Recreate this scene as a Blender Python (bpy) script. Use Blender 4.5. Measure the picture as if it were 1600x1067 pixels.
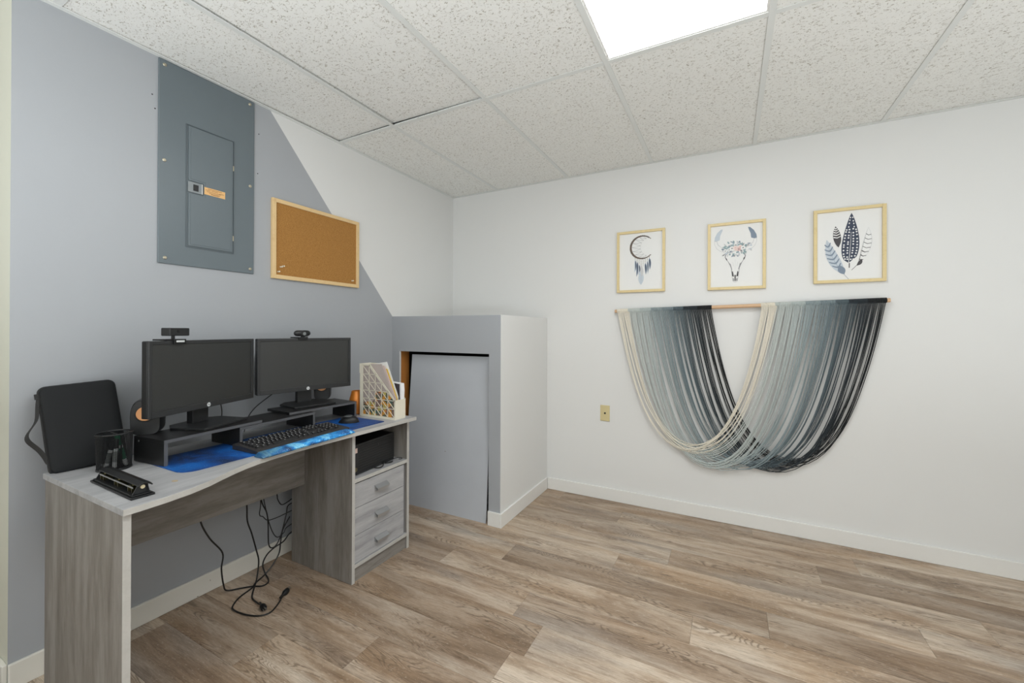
import bpy, bmesh, math, random
from mathutils import Vector, Matrix
random.seed(7)
PI = math.pi
for o in list(bpy.data.objects): bpy.data.objects.remove(o)
scene = bpy.context.scene
COL = scene.collection

# ------------------------------------------------------------------ camera
F_PX, CY_PX, YAW, ROLL, PITCH = 646.753, 515.17, .4835, .0035, .0024
cam_d = bpy.data.cameras.new('camera'); cam = bpy.data.objects.new('camera', cam_d); COL.objects.link(cam)
_F = Vector((-math.sin(YAW), math.cos(YAW), 0)); _R = Vector((math.cos(YAW), math.sin(YAW), 0)); _U = Vector((0, 0, 1))
_F2 = _F*math.cos(PITCH) + _U*math.sin(PITCH); _U2 = _U*math.cos(PITCH) - _F*math.sin(PITCH)
_R3 = _R*math.cos(ROLL) + _U2*math.sin(ROLL); _U3 = _U2*math.cos(ROLL) - _R*math.sin(ROLL)
m = Matrix((_R3, _U3, -_F2)).transposed().to_4x4(); m.translation = Vector((2.148, -2.973, 1.217))
cam.matrix_world = m
cam_d.sensor_width = 36; cam_d.lens = F_PX/1600*36; cam_d.shift_y = (CY_PX-533.5)/1600; cam_d.clip_start = .02
scene.camera = cam

# ------------------------------------------------------------------ world, exposure, light levels
w = bpy.data.worlds.new('world'); scene.world = w; w.use_nodes = True
w.node_tree.nodes['Background'].inputs[0].default_value = (.8, .85, .9, 1)
w.node_tree.nodes['Background'].inputs[1].default_value = 0.3
scene.view_settings.view_transform = 'Standard'; scene.view_settings.look = 'None'
scene.view_settings.gamma = 1; scene.view_settings.use_curve_mapping = False
scene.view_settings.exposure = 0.0
LAMP = 11.5          # radiance of the ceiling light diffusers
H = 2.377           # ceiling height
def area(name, loc, rot, sx, sy, energy, col=(1, 1, 1)):
    d = bpy.data.lights.new(name, 'AREA'); d.shape = 'RECTANGLE'; d.size = sx; d.size_y = sy; d.energy = energy; d.color = col
    o = bpy.data.objects.new(name, d); COL.objects.link(o); o.location = loc; o.rotation_euler = rot; return o
# unseen area lights added as fill, brightening the walls and the ceiling
area('fill_behind', (1.9, -5.12, 1.15), (math.radians(96), 0, 0), 3.6, 1.7, 9, (.92, .96, 1))
area('ceiling_fill_behind', (1.75, -3.8, .9), (math.radians(180), 0, 0), 2.4, 1.2, 76, (.90, .96, 1))
area('ceiling_fill_right', (3.9, -2.2, .6), (math.radians(180), 0, 0), .6, 2.0, 20, (.90, .96, 1))

# ------------------------------------------------------------------ materials
def lin(c):
    return tuple((x/12.92 if x <= .04045 else ((x+.055)/1.055)**2.4) for x in [v/255 for v in c])
class NT:
    def __init__(s, name):
        s.m = bpy.data.materials.new(name); s.m.use_nodes = True; s.t = s.m.node_tree; s.b = s.t.nodes['Principled BSDF']
    def n(s, kind, **kw):
        x = s.t.nodes.new('ShaderNode'+kind)
        for k, v in kw.items():
            if k.startswith('i_'):
                key = k[2:]; key = int(key) if key.isdigit() else key.replace('_', ' ')
                x.inputs[key].default_value = v
            else: setattr(x, k, v)
        return x
    def l(s, a, b): s.t.links.new(a, b)
    def ramp(s, fac, stops, interp='LINEAR'):
        r = s.n('ValToRGB'); r.color_ramp.interpolation = interp
        e = r.color_ramp.elements
        while len(e) < len(stops): e.new(.5)
        for el, (p, c) in zip(e, stops): el.position = p; el.color = (*c, 1) if len(c) == 3 else c
        s.l(fac, r.inputs[0]); return r.outputs[0]
    def mix(s, fac, a, b, blend='MIX'):
        x = s.n('MixRGB', blend_type=blend)
        for i, v in enumerate((fac, a, b)):
            if hasattr(v, 'is_linked'): s.l(v, x.inputs[i])
            else: x.inputs[i].default_value = v if i == 0 else (*v, 1)
        return x.outputs[0]
    def math(s, op, a, b=0.0):
        x = s.n('Math', operation=op)
        for i, v in enumerate((a, b)):
            if hasattr(v, 'is_linked'): s.l(v, x.inputs[i])
            else: x.inputs[i].default_value = v
        return x.outputs[0]
    def coords(s, scale=(1, 1, 1), rnd=False):
        tc = s.n('TexCoord'); out = tc.outputs['Object']
        if rnd:
            oi = s.n('ObjectInfo'); v = s.n('VectorMath', operation='SCALE'); v.inputs[0].default_value = (37., 91., 53.)
            s.l(oi.outputs['Random'], v.inputs['Scale'])
            a = s.n('VectorMath', operation='ADD'); s.l(out, a.inputs[0]); s.l(v.outputs[0], a.inputs[1]); out = a.outputs[0]
        mp = s.n('Mapping'); mp.inputs['Scale'].default_value = scale; s.l(out, mp.inputs[0]); return mp.outputs[0]
    def noise(s, vec, scale, detail=3, rough=.5, dist=0):
        x = s.n('TexNoise'); x.inputs['Scale'].default_value = scale; x.inputs['Detail'].default_value = detail
        x.inputs['Roughness'].default_value = rough; x.inputs['Distortion'].default_value = dist
        s.l(vec, x.inputs['Vector']); return x.outputs['Fac']
    def bump(s, h, strength, dist=.001):
        x = s.n('Bump'); x.inputs['Strength'].default_value = strength; x.inputs['Distance'].default_value = dist
        s.l(h, x.inputs['Height']); s.l(x.outputs[0], s.b.inputs['Normal'])
    def color(s, c):
        if hasattr(c, 'is_linked'): s.l(c, s.b.inputs['Base Color'])
        else: s.b.inputs['Base Color'].default_value = (*c, 1)
MATS = {}
def simple(name, rgb, rough=.5, metal=0, var=.06, scale=30, bump=0, bscale=200, spec=.5, srgb=True):
    if name in MATS: return MATS[name]
    t = NT(name); c = lin(rgb) if srgb else rgb
    v = t.coords(); f = t.noise(v, scale, 4, .6)
    t.color(t.mix(f, tuple(x*(1-var) for x in c), tuple(min(1, x*(1+var)) for x in c)))
    t.b.inputs['Roughness'].default_value = rough; t.b.inputs['Metallic'].default_value = metal
    t.b.inputs['Specular IOR Level'].default_value = spec
    if bump: t.bump(t.noise(v, bscale, 2), bump)
    MATS[name] = t.m; return t.m
def wood(name, cols, stretch, rough=.45, scale=1, bump=.15):
    """cols: list of (pos, rgb); stretch: coordinate scale, small along the grain"""
    t = NT(name); v = t.coords(stretch, rnd=True)
    a = t.noise(v, 9*scale, 5, .6, .4); b = t.noise(v, 45*scale, 3, .7)
    f = t.math('ADD', t.math('MULTIPLY', a, .72), t.math('MULTIPLY', b, .28))
    t.color(t.ramp(f, [(p, lin(c)) for p, c in cols])); t.b.inputs['Roughness'].default_value = rough
    t.bump(b, bump, .0006); MATS[name] = t.m; return t.m

M_WHITE = simple('white wall paint', (222, 222, 220), .55, var=.012, scale=3, bump=.05, bscale=350, spec=.3)
M_BACK = M_WHITE
M_GREY = simple('blue grey wall paint', (164, 167, 171), .42, var=.02, scale=2.5, bump=.05, bscale=300, spec=.35)
M_CREAM = simple('cream door side paint', (205, 205, 190), .5, var=.02)
def trim_mat():
    t = NT('white trim paint'); v = t.coords()
    f = t.noise(v, 38, 2, .5); m_ = t.ramp(f, [(.24, (.30, .26, .20)), (.275, lin((222, 219, 210)))])
    t.color(m_); t.b.inputs['Roughness'].default_value = .38; return t.m
M_TRIM = simple('clean trim paint', (226, 225, 221), .38, var=.015)
M_TRIMD = trim_mat()
def tile_mat():
    t = NT('fissured ceiling tile'); v = t.coords((1, 1, 1), rnd=True); v2 = t.coords((1, 1.7, 1), rnd=True)
    n1 = t.noise(v2, 50, 1.5, .5, .6); line = t.math('ABSOLUTE', t.math('SUBTRACT', n1, .5))
    n2 = t.noise(v, 80, 1, .5)
    lm = t.ramp(line, [(.012, (1, 1, 1)), (.03, (0, 0, 0))]); gm = t.ramp(n2, [(.50, (0, 0, 0)), (.56, (1, 1, 1))])
    fis = t.math('MULTIPLY', lm, gm)
    dots = t.ramp(t.noise(v, 210, 1), [(.27, (1, 1, 1)), (.31, (0, 0, 0))])
    f = t.math('MAXIMUM', fis, t.math('MULTIPLY', dots, .8))
    base = t.mix(t.noise(v, 14, 4), lin((231, 231, 227)), lin((238, 238, 234)))
    t.color(t.mix(f, base, lin((180, 175, 164)))); t.b.inputs['Roughness'].default_value = .9
    t.b.inputs['Specular IOR Level'].default_value = .1
    t.bump(t.math('SUBTRACT', 1.0, f), .5, .002); return t.m
M_TILE = tile_mat()
M_GRID = simple('grid white enamel', (220, 222, 219), .45, var=.01)
def plank_mat():
    t = NT('taupe oak vinyl plank')
    oi = t.n('ObjectInfo'); r = oi.outputs['Random']
    v = t.coords((.34, 2.2, 1), rnd=True); vf = t.coords((1.6, 15, 1), rnd=True); vb = t.coords((.45, 1.6, 1), rnd=True)
    big = t.noise(v, 4.0, 5, .62, .7); fine = t.noise(vf, 9, 4, .7); cloud = t.noise(vb, 3.6, 3, .5, .4)
    base = t.ramp(big, [(.27, lin((122, 102, 84))), (.42, lin((156, 136, 116))), (.53, lin((182, 165, 147))), (.64, lin((198, 184, 168))), (.80, lin((170, 149, 126)))])
    warm = t.mix(t.ramp(cloud, [(.50, (0, 0, 0)), (.70, (.42, .42, .42))]), base, lin((172, 142, 110)))
    cool = t.mix(t.ramp(cloud, [(.30, (.6, .6, .6)), (.45, (0, 0, 0))]), warm, lin((146, 138, 131)))
    # cathedral figure: thin contour lines of a smooth stretched field, only in patches
    fld = t.noise(t.coords((.55, 4.2, 1), rnd=True), 2.8, 2.2, .5, .5)
    sn = t.math('SINE', t.math('ADD', t.math('MULTIPLY', fld, 210.0), t.math('MULTIPLY', fine, 5.0)))
    g = t.ramp(sn, [(.15, (0, 0, 0)), (.95, (1, 1, 1))])
    patch = t.ramp(t.noise(t.coords((.6, 4.0, 1), rnd=True), 3.1, 2), [(.48, (0, 0, 0)), (.60, (1, 1, 1))])
    c2 = t.mix(t.math('MULTIPLY', t.math('MULTIPLY', g, patch), .68), cool, lin((108, 92, 77)))
    g2 = t.ramp(fine, [(.28, (.62, .59, .56)), (.5, (1, 1, 1)), (.75, (1.10, 1.10, 1.10))])
    c3 = t.mix(.8, c2, g2, 'MULTIPLY')
    hair = t.ramp(t.noise(t.coords((2.2, 44, 1), rnd=True), 10, 3, .7), [(.36, (.72, .70, .67)), (.50, (1, 1, 1)), (.70, (1.07, 1.07, 1.07))])
    c3 = t.mix(.7, c3, hair, 'MULTIPLY')
    # ticking of short pale cross flecks
    fl = t.ramp(t.noise(t.coords((9, 22, 1), rnd=True), 7, 2, .6), [(.60, (0, 0, 0)), (.70, (.35, .35, .35))])
    c3 = t.mix(fl, c3, lin((206, 194, 180)))
    tone = t.ramp(r, [(0, (.78, .75, .72)), (.2, (.98, .95, .91)), (.4, (1.04, 1.04, 1.03)), (.6, (.91, .88, .85)), (.8, (1.08, 1.07, 1.05)), (1, (.98, .92, .86))], 'CONSTANT')
    t.color(t.mix(1, c3, tone, 'MULTIPLY')); t.b.inputs['Roughness'].default_value = .40
    t.b.inputs['Specular IOR Level'].default_value = .38
    t.bump(fine, .12, .0006); return t.m
M_PLANK = plank_mat()
M_SUB = simple('dark subfloor', (70, 60, 50), .8)
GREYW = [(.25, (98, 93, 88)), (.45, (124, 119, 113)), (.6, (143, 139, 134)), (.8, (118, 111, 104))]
GREYT = [(.28, (132, 132, 134)), (.45, (160, 160, 162)), (.62, (176, 176, 177)), (.8, (148, 147, 147))]
M_DTOP = wood('ash grey laminate top', GREYT, (2.6, .35, 2.6), .42)
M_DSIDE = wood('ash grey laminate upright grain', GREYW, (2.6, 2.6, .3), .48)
M_DFRONT = wood('ash grey laminate drawer', GREYT, (2.6, .35, 3.2), .45)
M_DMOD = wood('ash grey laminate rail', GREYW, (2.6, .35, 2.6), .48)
M_EDGE = wood('pale laminate edge band', [(.2, (172, 170, 165)), (.8, (192, 190, 185))], (3, 3, 3), .45)
M_BLK = simple('black plastic', (20, 21, 22), .42, var=.1, spec=.4)
M_BLKG = simple('satin black plastic', (34, 35, 36), .38, var=.05, spec=.4)
M_BEZEL = simple('monitor bezel black', (44, 45, 46), .35, var=.05)
M_SCREEN = simple('matte dark screen', (46, 47, 46), .40, var=.02, spec=.6)
M_BWOOD = wood('black ash laminate', [(.2, (18, 18, 19)), (.6, (30, 30, 31)), (.9, (24, 24, 25))], (3, .5, 3), .36)
M_BEDGE = simple('charcoal edge band', (84, 85, 88), .4)
M_PINE = wood('pale maple frame', [(.2, (205, 170, 118)), (.5, (222, 192, 142)), (.85, (212, 178, 128))], (3, 3, 3), .45)
M_FRAMEG = wood('blond wood picture frame', [(.2, (200, 178, 122)), (.5, (218, 198, 148)), (.85, (208, 187, 134))], (4, 4, 4), .42)
M_CORK = None
def cork():
    t = NT('fine cork'); v = t.coords(); f = t.noise(v, 260, 3, .7); g = t.noise(v, 70, 2)
    c = t.ramp(f, [(.3, lin((132, 90, 40))), (.5, lin((164, 116, 56))), (.7, lin((184, 138, 76)))])
    t.color(t.mix(t.ramp(g, [(.3, (.3, .3, .3)), (.45, (0, 0, 0))]), c, lin((140, 96, 44)))); t.b.inputs['Roughness'].default_value = .9
    t.bump(f, .3); return t.m
M_CORK = cork()
M_PANEL = simple('slate grey enamel', (100, 110, 115), .36, var=.04, scale=8, spec=.55)
M_STEEL = simple('brushed steel', (190, 190, 188), .3, 1, var=.05)
M_SCREW = simple('zinc screw', (188, 180, 160), .4, .8)
M_STUD = wood('orange pine stud', [(.25, (150, 92, 38)), (.5, (186, 122, 58)), (.8, (168, 104, 46))], (3, 3, .35), .6)
M_DARK = simple('dark cavity shade', (26, 24, 22), .9)
M_FABRIC = simple('black nylon fabric', (21, 23, 25), .7, var=.15, scale=300, bump=.4, bscale=900, spec=.3)
M_ZIP = simple('black webbing', (42, 42, 42), .8, var=.2, scale=400)
M_RUB = simple('black rubber cord', (20, 20, 20), .45)
M_COPPER = simple('copper orange enamel', (200, 120, 42), .32, .35, var=.05)
M_PEACH = simple('peach copper cone', (222, 160, 108), .35, .2, var=.04)
M_CRPL = simple('cream plastic', (226, 220, 202), .45, var=.02)
M_IVORY = simple('ivory plate', (208, 194, 148), .4, var=.02)
M_PAPER = simple('white paper', (228, 228, 226), .7, var=.01)
M_GOLD = simple('aged brass', (136, 130, 100), .3, 1, var=.2, scale=90)
M_DOWEL = simple('beech dowel', (206, 170, 134), .5, var=.06)
M_OFFW = simple('white ink', (225, 228, 228), .5)
def galaxy(name, cols, scale, stars):
    t = NT(name); v = t.coords(); f = t.noise(v, scale, 5, .6, .8)
    c = t.ramp(f, [(p, lin(k)) for p, k in cols])
    s = t.ramp(t.noise(v, 300, 1), [(stars, (0, 0, 0)), (stars+.03, (.8, .8, .8))])
    t.color(t.mix(s, c, (.55, .8, 1))); t.b.inputs['Roughness'].default_value = .5; return t.m
M_MAT = galaxy('galaxy print cloth', [(.36, (24, 44, 82)), (.48, (16, 66, 132)), (.58, (18, 96, 176)), (.70, (40, 56, 104))], 4.5, .72)
def galaxy_band(name, cols, scale, stars):
    m_ = galaxy(name, cols, scale, stars); t = m_.node_tree; b = t.nodes['Principled BSDF']; src = b.inputs['Base Color'].links[0].from_socket
    tc = t.nodes.new('ShaderNodeTexCoord'); sp = t.nodes.new('ShaderNodeSeparateXYZ'); t.links.new(tc.outputs['Object'], sp.inputs[0])
    r = t.nodes.new('ShaderNodeMapRange'); r.inputs['From Min'].default_value = -.21; r.inputs['From Max'].default_value = -.07; t.links.new(sp.outputs['Y'], r.inputs['Value'])
    mx = t.nodes.new('ShaderNodeMixRGB'); t.links.new(r.outputs[0], mx.inputs[0]); mx.inputs[1].default_value = (*lin((34, 46, 58)), 1)
    t.links.new(src, mx.inputs[2])
    m2 = t.nodes.new('ShaderNodeMixRGB'); m2.inputs[0].default_value = .28; t.links.new(mx.outputs[0], m2.inputs[1]); t.links.new(src, m2.inputs[2])
    t.links.new(m2.outputs[0], b.inputs['Base Color']); return m_
M_WRIST = galaxy_band('nebula print cloth', [(.34, (22, 36, 54)), (.43, (16, 98, 168)), (.51, (28, 146, 220)), (.58, (130, 206, 236)), (.66, (22, 104, 186)), (.80, (60, 74, 100))], 13, .66)
def emit(name, rgb, strength):
    t = NT(name); e = t.n('Emission'); e.inputs[1].default_value = strength
    v = t.coords((1, 1, 1)); f = t.noise(v, 420, 2)
    t.l(t.mix(f, tuple(x*.97 for x in rgb), rgb), e.inputs[0]); t.l(e.outputs[0], t.t.nodes['Material Output'].inputs[0]); return t.m
M_LIGHT = emit('lit prismatic diffuser', (.965, .985, 1), LAMP)
def clear(name, rgb, rough=.1, alpha=.3):
    t = NT(name); t.b.inputs['Base Color'].default_value = (*lin(rgb), 1); t.b.inputs['Roughness'].default_value = rough
    t.b.inputs['Alpha'].default_value = alpha; return t.m

# ------------------------------------------------------------------ mesh helpers
class MB:
    def __init__(s): s.v = []; s.f = []; s.mi = []
    def add(s, verts, faces, mi=0, mat=None):
        o = len(s.v); s.v += [tuple(mat @ Vector(p)) if mat else tuple(p) for p in verts]
        s.f += [tuple(i+o for i in f) for f in faces]; s.mi += [mi]*len(faces); return s
    def box(s, lo, hi, mat=None, mi=0):
        x0, y0, z0 = lo; x1, y1, z1 = hi
        v = [(x0,y0,z0),(x1,y0,z0),(x1,y1,z0),(x0,y1,z0),(x0,y0,z1),(x1,y0,z1),(x1,y1,z1),(x0,y1,z1)]
        return s.add(v, [(3,2,1,0),(4,5,6,7),(0,1,5,4),(1,2,6,5),(2,3,7,6),(3,0,4,7)], mi, mat)
    def prism(s, poly, z0, z1, mat=None, mi=0):
        n = len(poly); v = [(x,y,z0) for x,y in poly]+[(x,y,z1) for x,y in poly]
        a = sum(poly[i][0]*poly[(i+1)%n][1]-poly[(i+1)%n][0]*poly[i][1] for i in range(n))
        f = [tuple(range(n-1,-1,-1)), tuple(range(n,2*n))]+[(i,(i+1)%n,(i+1)%n+n,i+n) for i in range(n)]
        if a < 0: f = [q[::-1] for q in f]
        return s.add(v, f, mi, mat)
    def lathe(s, prof, mat=None, n=24, mi=0):
        """prof (r,z) bottom to top around z"""
        v = []; f = []
        for r, z in prof:
            for k in range(n): a = 2*PI*k/n; v.append((r*math.cos(a), r*math.sin(a), z))
        for j in range(len(prof)-1):
            for k in range(n): f.append((j*n+k, j*n+(k+1)%n, (j+1)*n+(k+1)%n, (j+1)*n+k))
        f.append(tuple(range(n-1,-1,-1))); f.append(tuple(range((len(prof)-1)*n, len(prof)*n)))
        return s.add(v, f, mi, mat)
    def cyl(s, a, b, r, n=12, r2=None, mi=0):
        a = Vector(a); b = Vector(b); d = b-a
        q = d.to_track_quat('Z', 'Y').to_matrix().to_4x4(); q.translation = a
        return s.lathe([(r,0),(r if r2 is None else r2, d.length)], q, n, mi)
    def tube(s, pts, r, n=6, smooth=4, mi=0):
        P = [Vector(p) for p in pts]
        if smooth > 1 and len(P) > 2:
            Q = []
            for i in range(len(P)-1):
                p0 = P[max(i-1,0)]; p1 = P[i]; p2 = P[i+1]; p3 = P[min(i+2,len(P)-1)]
                for k in range(smooth):
                    t = k/smooth
                    Q.append(.5*((2*p1)+(-p0+p2)*t+(2*p0-5*p1+4*p2-p3)*t*t+(-p0+3*p1-3*p2+p3)*t**3))
            Q.append(P[-1]); P = Q
        v = []; f = []; N = len(P); up = Vector((0,0,1))
        t0 = (P[1]-P[0]).normalized(); nrm = t0.orthogonal().normalized()
        for i in range(N):
            t = (P[min(i+1,N-1)]-P[max(i-1,0)]).normalized()
            nrm = (nrm - t*nrm.dot(t)); nrm = nrm.normalized() if nrm.length > 1e-6 else t.orthogonal().normalized(); bn = t.cross(nrm)
            for k in range(n): a = 2*PI*k/n; v.append(tuple(P[i]+nrm*r*math.cos(a)+bn*r*math.sin(a)))
        for i in range(N-1):
            for k in range(n): f.append((i*n+k, i*n+(k+1)%n, (i+1)*n+(k+1)%n, (i+1)*n+k))
        f.append(tuple(range(n-1,-1,-1))); f.append(tuple(range((N-1)*n, N*n)))
        return s.add(v, f, mi)
WM = {}
def wm(o): return WM.get(o.name, Matrix.Identity(4)) if o else Matrix.Identity(4)
def obj(name, mb, mats, parent=None, world=True, bevel=0, smooth=False, seg=2, label=None, origin=None):
    """one mesh object; vertices given in world space (world=True) or in the parent's space"""
    mats = mats if isinstance(mats, (list, tuple)) else [mats]
    v = [Vector(p) for p in mb.v]
    M = wm(parent)
    if world and parent: inv = M.inverted(); v = [inv @ p for p in v]
    off = Vector((0,0,0))
    if origin == 'min' or (origin is None and parent is None):
        off = Vector((sum(p.x for p in v)/len(v), sum(p.y for p in v)/len(v), min(p.z for p in v))); v = [p-off for p in v]
    me = bpy.data.meshes.new(name); me.from_pydata([tuple(p) for p in v], [], mb.f)
    for k in mats: me.materials.append(k)
    if len(mats) > 1:
        for p, i in zip(me.polygons, mb.mi): p.material_index = i
    me.update()
    if smooth:
        for p in me.polygons: p.use_smooth = True
        try: me.set_sharp_from_angle(angle=math.radians(38))
        except Exception: pass
    o = bpy.data.objects.new(name, me); COL.objects.link(o)
    if parent: o.parent = parent
    o.location = off
    WM[o.name] = M @ Matrix.Translation(off)
    if bevel:
        b = o.modifiers.new('bevel', 'BEVEL'); b.width = bevel; b.segments = seg; b.limit_method = 'ANGLE'; b.angle_limit = math.radians(40)
    if label: o['label'] = label
    return o
def thing(name, label, cat, loc=(0,0,0), rotz=0, group=None, mat=None):
    o = bpy.data.objects.new(name, None); COL.objects.link(o); o.empty_display_size = .05
    M = mat if mat else Matrix.Translation(loc) @ Matrix.Rotation(rotz, 4, 'Z')
    o.matrix_world = M; WM[o.name] = M
    tag(o, label, cat, group); return o
def tag(o, label, cat, group=None):
    o['label'] = label; o['category'] = cat
    if group: o['group'] = group
    return o
def structure(o): o['kind'] = 'structure'; return o
def copy_tree(src, M, label=None, group=None):
    r = src.copy(); COL.objects.link(r); r.matrix_world = M; WM[r.name] = M
    if label: r['label'] = label
    if group: r['group'] = group
    def rec(a, b):
        for ch in list(a.children):
            c = ch.copy(); COL.objects.link(c); c.parent = b; WM[c.name] = WM[b.name] @ Matrix.Translation(c.location); rec(ch, c)
    rec(src, r); return r
B = lambda lo, hi: MB().box(lo, hi)

# ------------------------------------------------------------------ room shell
RX, RY, LX = 4.3, -5.2, -1.3
LE = -2.525      # near end of the left wall
fl = structure(obj('floor', B((LX, RY, -.06), (RX, 0, -.0085)), M_SUB))
rows = [(0, -.15)]+[(-.15-.1785*k, -.15-.1785*(k+1)) for k in range(29)]
joint = {0:1.055, 1:1.515, 2:1.33, 3:1.865, 4:1.619, 5:1.075, 6:.795, 7:1.329, 8:1.47, 9:.2, 10:.92, 11:.555, 12:1.3}
rr = random.Random(3)
for k, (ya, yb) in enumerate(rows):
    yb = max(yb, RY)
    if ya <= RY: break
    j = joint.get(k, rr.uniform(0, 1.2)); x0 = LX if ya < LE else 0.0
    xs = [j+i*1.2175 for i in range(-4, 6)]
    xs = [x0]+[x for x in xs if x0+.03 < x < RX-.03]+[RX]
    for a, b in zip(xs[:-1], xs[1:]):
        o = obj('plank', B((a+.0004, yb+.0004, -.008), (b-.0004, ya-.0004, 0)), M_PLANK, fl, origin='min')

wl = MB()   # left wall: painted grey below the diagonal line, white above
def quad_wall(mb, pts, mi): mb.add(pts, [tuple(range(len(pts)))], mi)
dy0, dz0, dy1, dz1 = -1.722, H, -.736, 1.318
quad_wall(wl, [(0,LE,0),(0,dy1,0),(0,dy1,dz1),(0,dy0,H+.1),(0,LE,H+.1)], 0)
quad_wall(wl, [(0,dy1,0),(0,0,0),(0,0,H+.1),(0,dy0,H+.1),(0,dy1,dz1)], 1)
quad_wall(wl, [(0,LE,H+.1),(-.12,LE,H+.1),(-.12,LE,0),(0,LE,0)], 2)
quad_wall(wl, [(-.12,LE,0),(-.12,LE,H+.1),(-.12,0,H+.1),(-.12,0,0)], 1)
quad_wall(wl, [(0,0,0),(-.12,0,0),(-.12,0,H+.1),(0,0,H+.1)], 1)
quad_wall(wl, [(-.12,LE,H+.1),(0,LE,H+.1),(0,dy0,H+.1),(0,0,H+.1),(-.12,0,H+.1)], 1)
wl_o = structure(obj('wall_left', wl, [M_GREY, M_WHITE, M_CREAM]))
structure(obj('wall_back', B((-.12, 0, 0), (RX, .12, H+.1)), M_BACK))
structure(obj('wall_right', B((RX, RY, 0), (RX+.12, .12, H+.1)), M_WHITE))
structure(obj('wall_front', B((LX-.12, RY-.12, 0), (RX+.12, RY, H+.1)), M_WHITE))
structure(obj('wall_hall', B((LX-.12, RY, 0), (LX, LE+.12, H+.1)), M_WHITE))
structure(obj('wall_return', B((LX, LE, 0), (-.12, LE+.12, H+.1)), M_CREAM))
# nail holes in the left wall
for y, z in ((-2.14, 2.205), (-2.13, 2.15), (-1.695, 2.225), (-1.70, 2.02)):
    mb = MB(); q = Matrix.Translation((0, y, z)) @ Matrix.Rotation(PI/2, 4, 'Y'); mb.lathe([(.003, 0), (.002, .0008)], q, 7)
    obj('nail_hole', mb, M_DARK, wl_o)

# baseboards
structure(obj('baseboard_left', B((0, LE, 0), (.013, -.75, .088)), M_TRIMD, bevel=.003))
structure(obj('baseboard_return', B((LX, LE-.013, 0), (0, LE, .088)), M_TRIMD, bevel=.003))
structure(obj('baseboard_back', B((.909, -.013, 0), (RX, 0, .088)), M_TRIM, bevel=.003))
structure(obj('baseboard_alcove_side', B((.896, -.749, 0), (.909, -.0132, .088)), M_TRIM, bevel=.002))
structure(obj('baseboard_alcove_front', B((.811, -.749, 0), (.8958, -.736, .088)), M_TRIM, bevel=.002))
structure(obj('baseboard_right', B((RX-.013, RY, 0), (RX, -.0132, .088)), M_TRIM, bevel=.002))

# alcove box in the corner
BT = 1.316
ab = MB()
yf = -.736; t_ = .013
for lo, hi in (((0, yf, 0), (.072, yf+t_, BT)), ((.811, yf, 0), (.895, yf+t_, BT)), ((.072, yf, 1.07), (.811, yf+t_, BT))):
    ab.box(lo, hi, mi=0)
ab.box((.883, yf+t_, 0), (.896, -.0005, BT), mi=1)
ab.box((0, yf+t_, BT-.013), (.883, -.0005, BT), mi=1)
ab.box((.895, yf, 0), (.896, yf+t_, BT), mi=1)
ab.box((0, yf, BT), (.896, yf+t_, BT+.001), mi=1)
ab.box((.0708, yf-.0002, .6), (.0722, yf+t_, 1.07), mi=1)
alc = structure(obj('wall_alcove', ab, [M_GREY, M_WHITE]))
obj('stud', B((.030, yf+t_+.0005, 0), (.068, yf+t_+.09, 1.10)), M_STUD, alc, label='orange pine stud')
obj('stud', B((.815, yf+t_+.0005, 0), (.853, yf+t_+.09, 1.10)), M_STUD, alc)
obj('cavity_shade', MB().box((.001, -.012, .0), (.882, -.002, BT-.014)).box((.001, yf+.11, .001), (.004, -.013, BT-.014)).box((.856, yf+.11, .001), (.88, -.013, BT-.014)).box((.07,yf+.1,1.11),(.8,-.02,1.13)), M_DARK, alc)  # near-black sheets added inside, the cavity's shade put into their colour

# leaning painted board closing the opening
lb = MB()
b0 = [(.112, -.738, 0), (.790, -.734, 0), (.803, -.684, 1.048), (.142, -.684, 1.046)]
lb.add(b0+[(x, y+.007, z) for x, y, z in b0], [(0,1,2,3),(7,6,5,4),(1,0,4,5),(2,1,5,6),(3,2,6,7),(0,3,7,4)])
pan = obj('access_board', lb, simple('streaky grey brushed paint', (186, 190, 196), .4, var=.05, scale=7, bump=.25, bscale=40, spec=.4))
tag(pan, 'grey painted plywood board leaning in the low opening of the corner box', 'board')
for x, z, r in ((.46, .40, .007), (.375, .62, .0035), (.41, .585, .003), (.39, .49, .003)):
    f_ = z/1.047; y = -.736+f_*.052-.0006
    mb = MB(); mb.add([(x-r*.6, y, z+r), (x+r*.3, y, z+r*1.2), (x+r*.5, y, z-r*.6), (x-r*.2, y, z-r*1.1)], [(0,3,2,1)])
    obj('paint_chip', mb, simple('bare plywood', (120, 100, 84), .8), pan)

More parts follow.
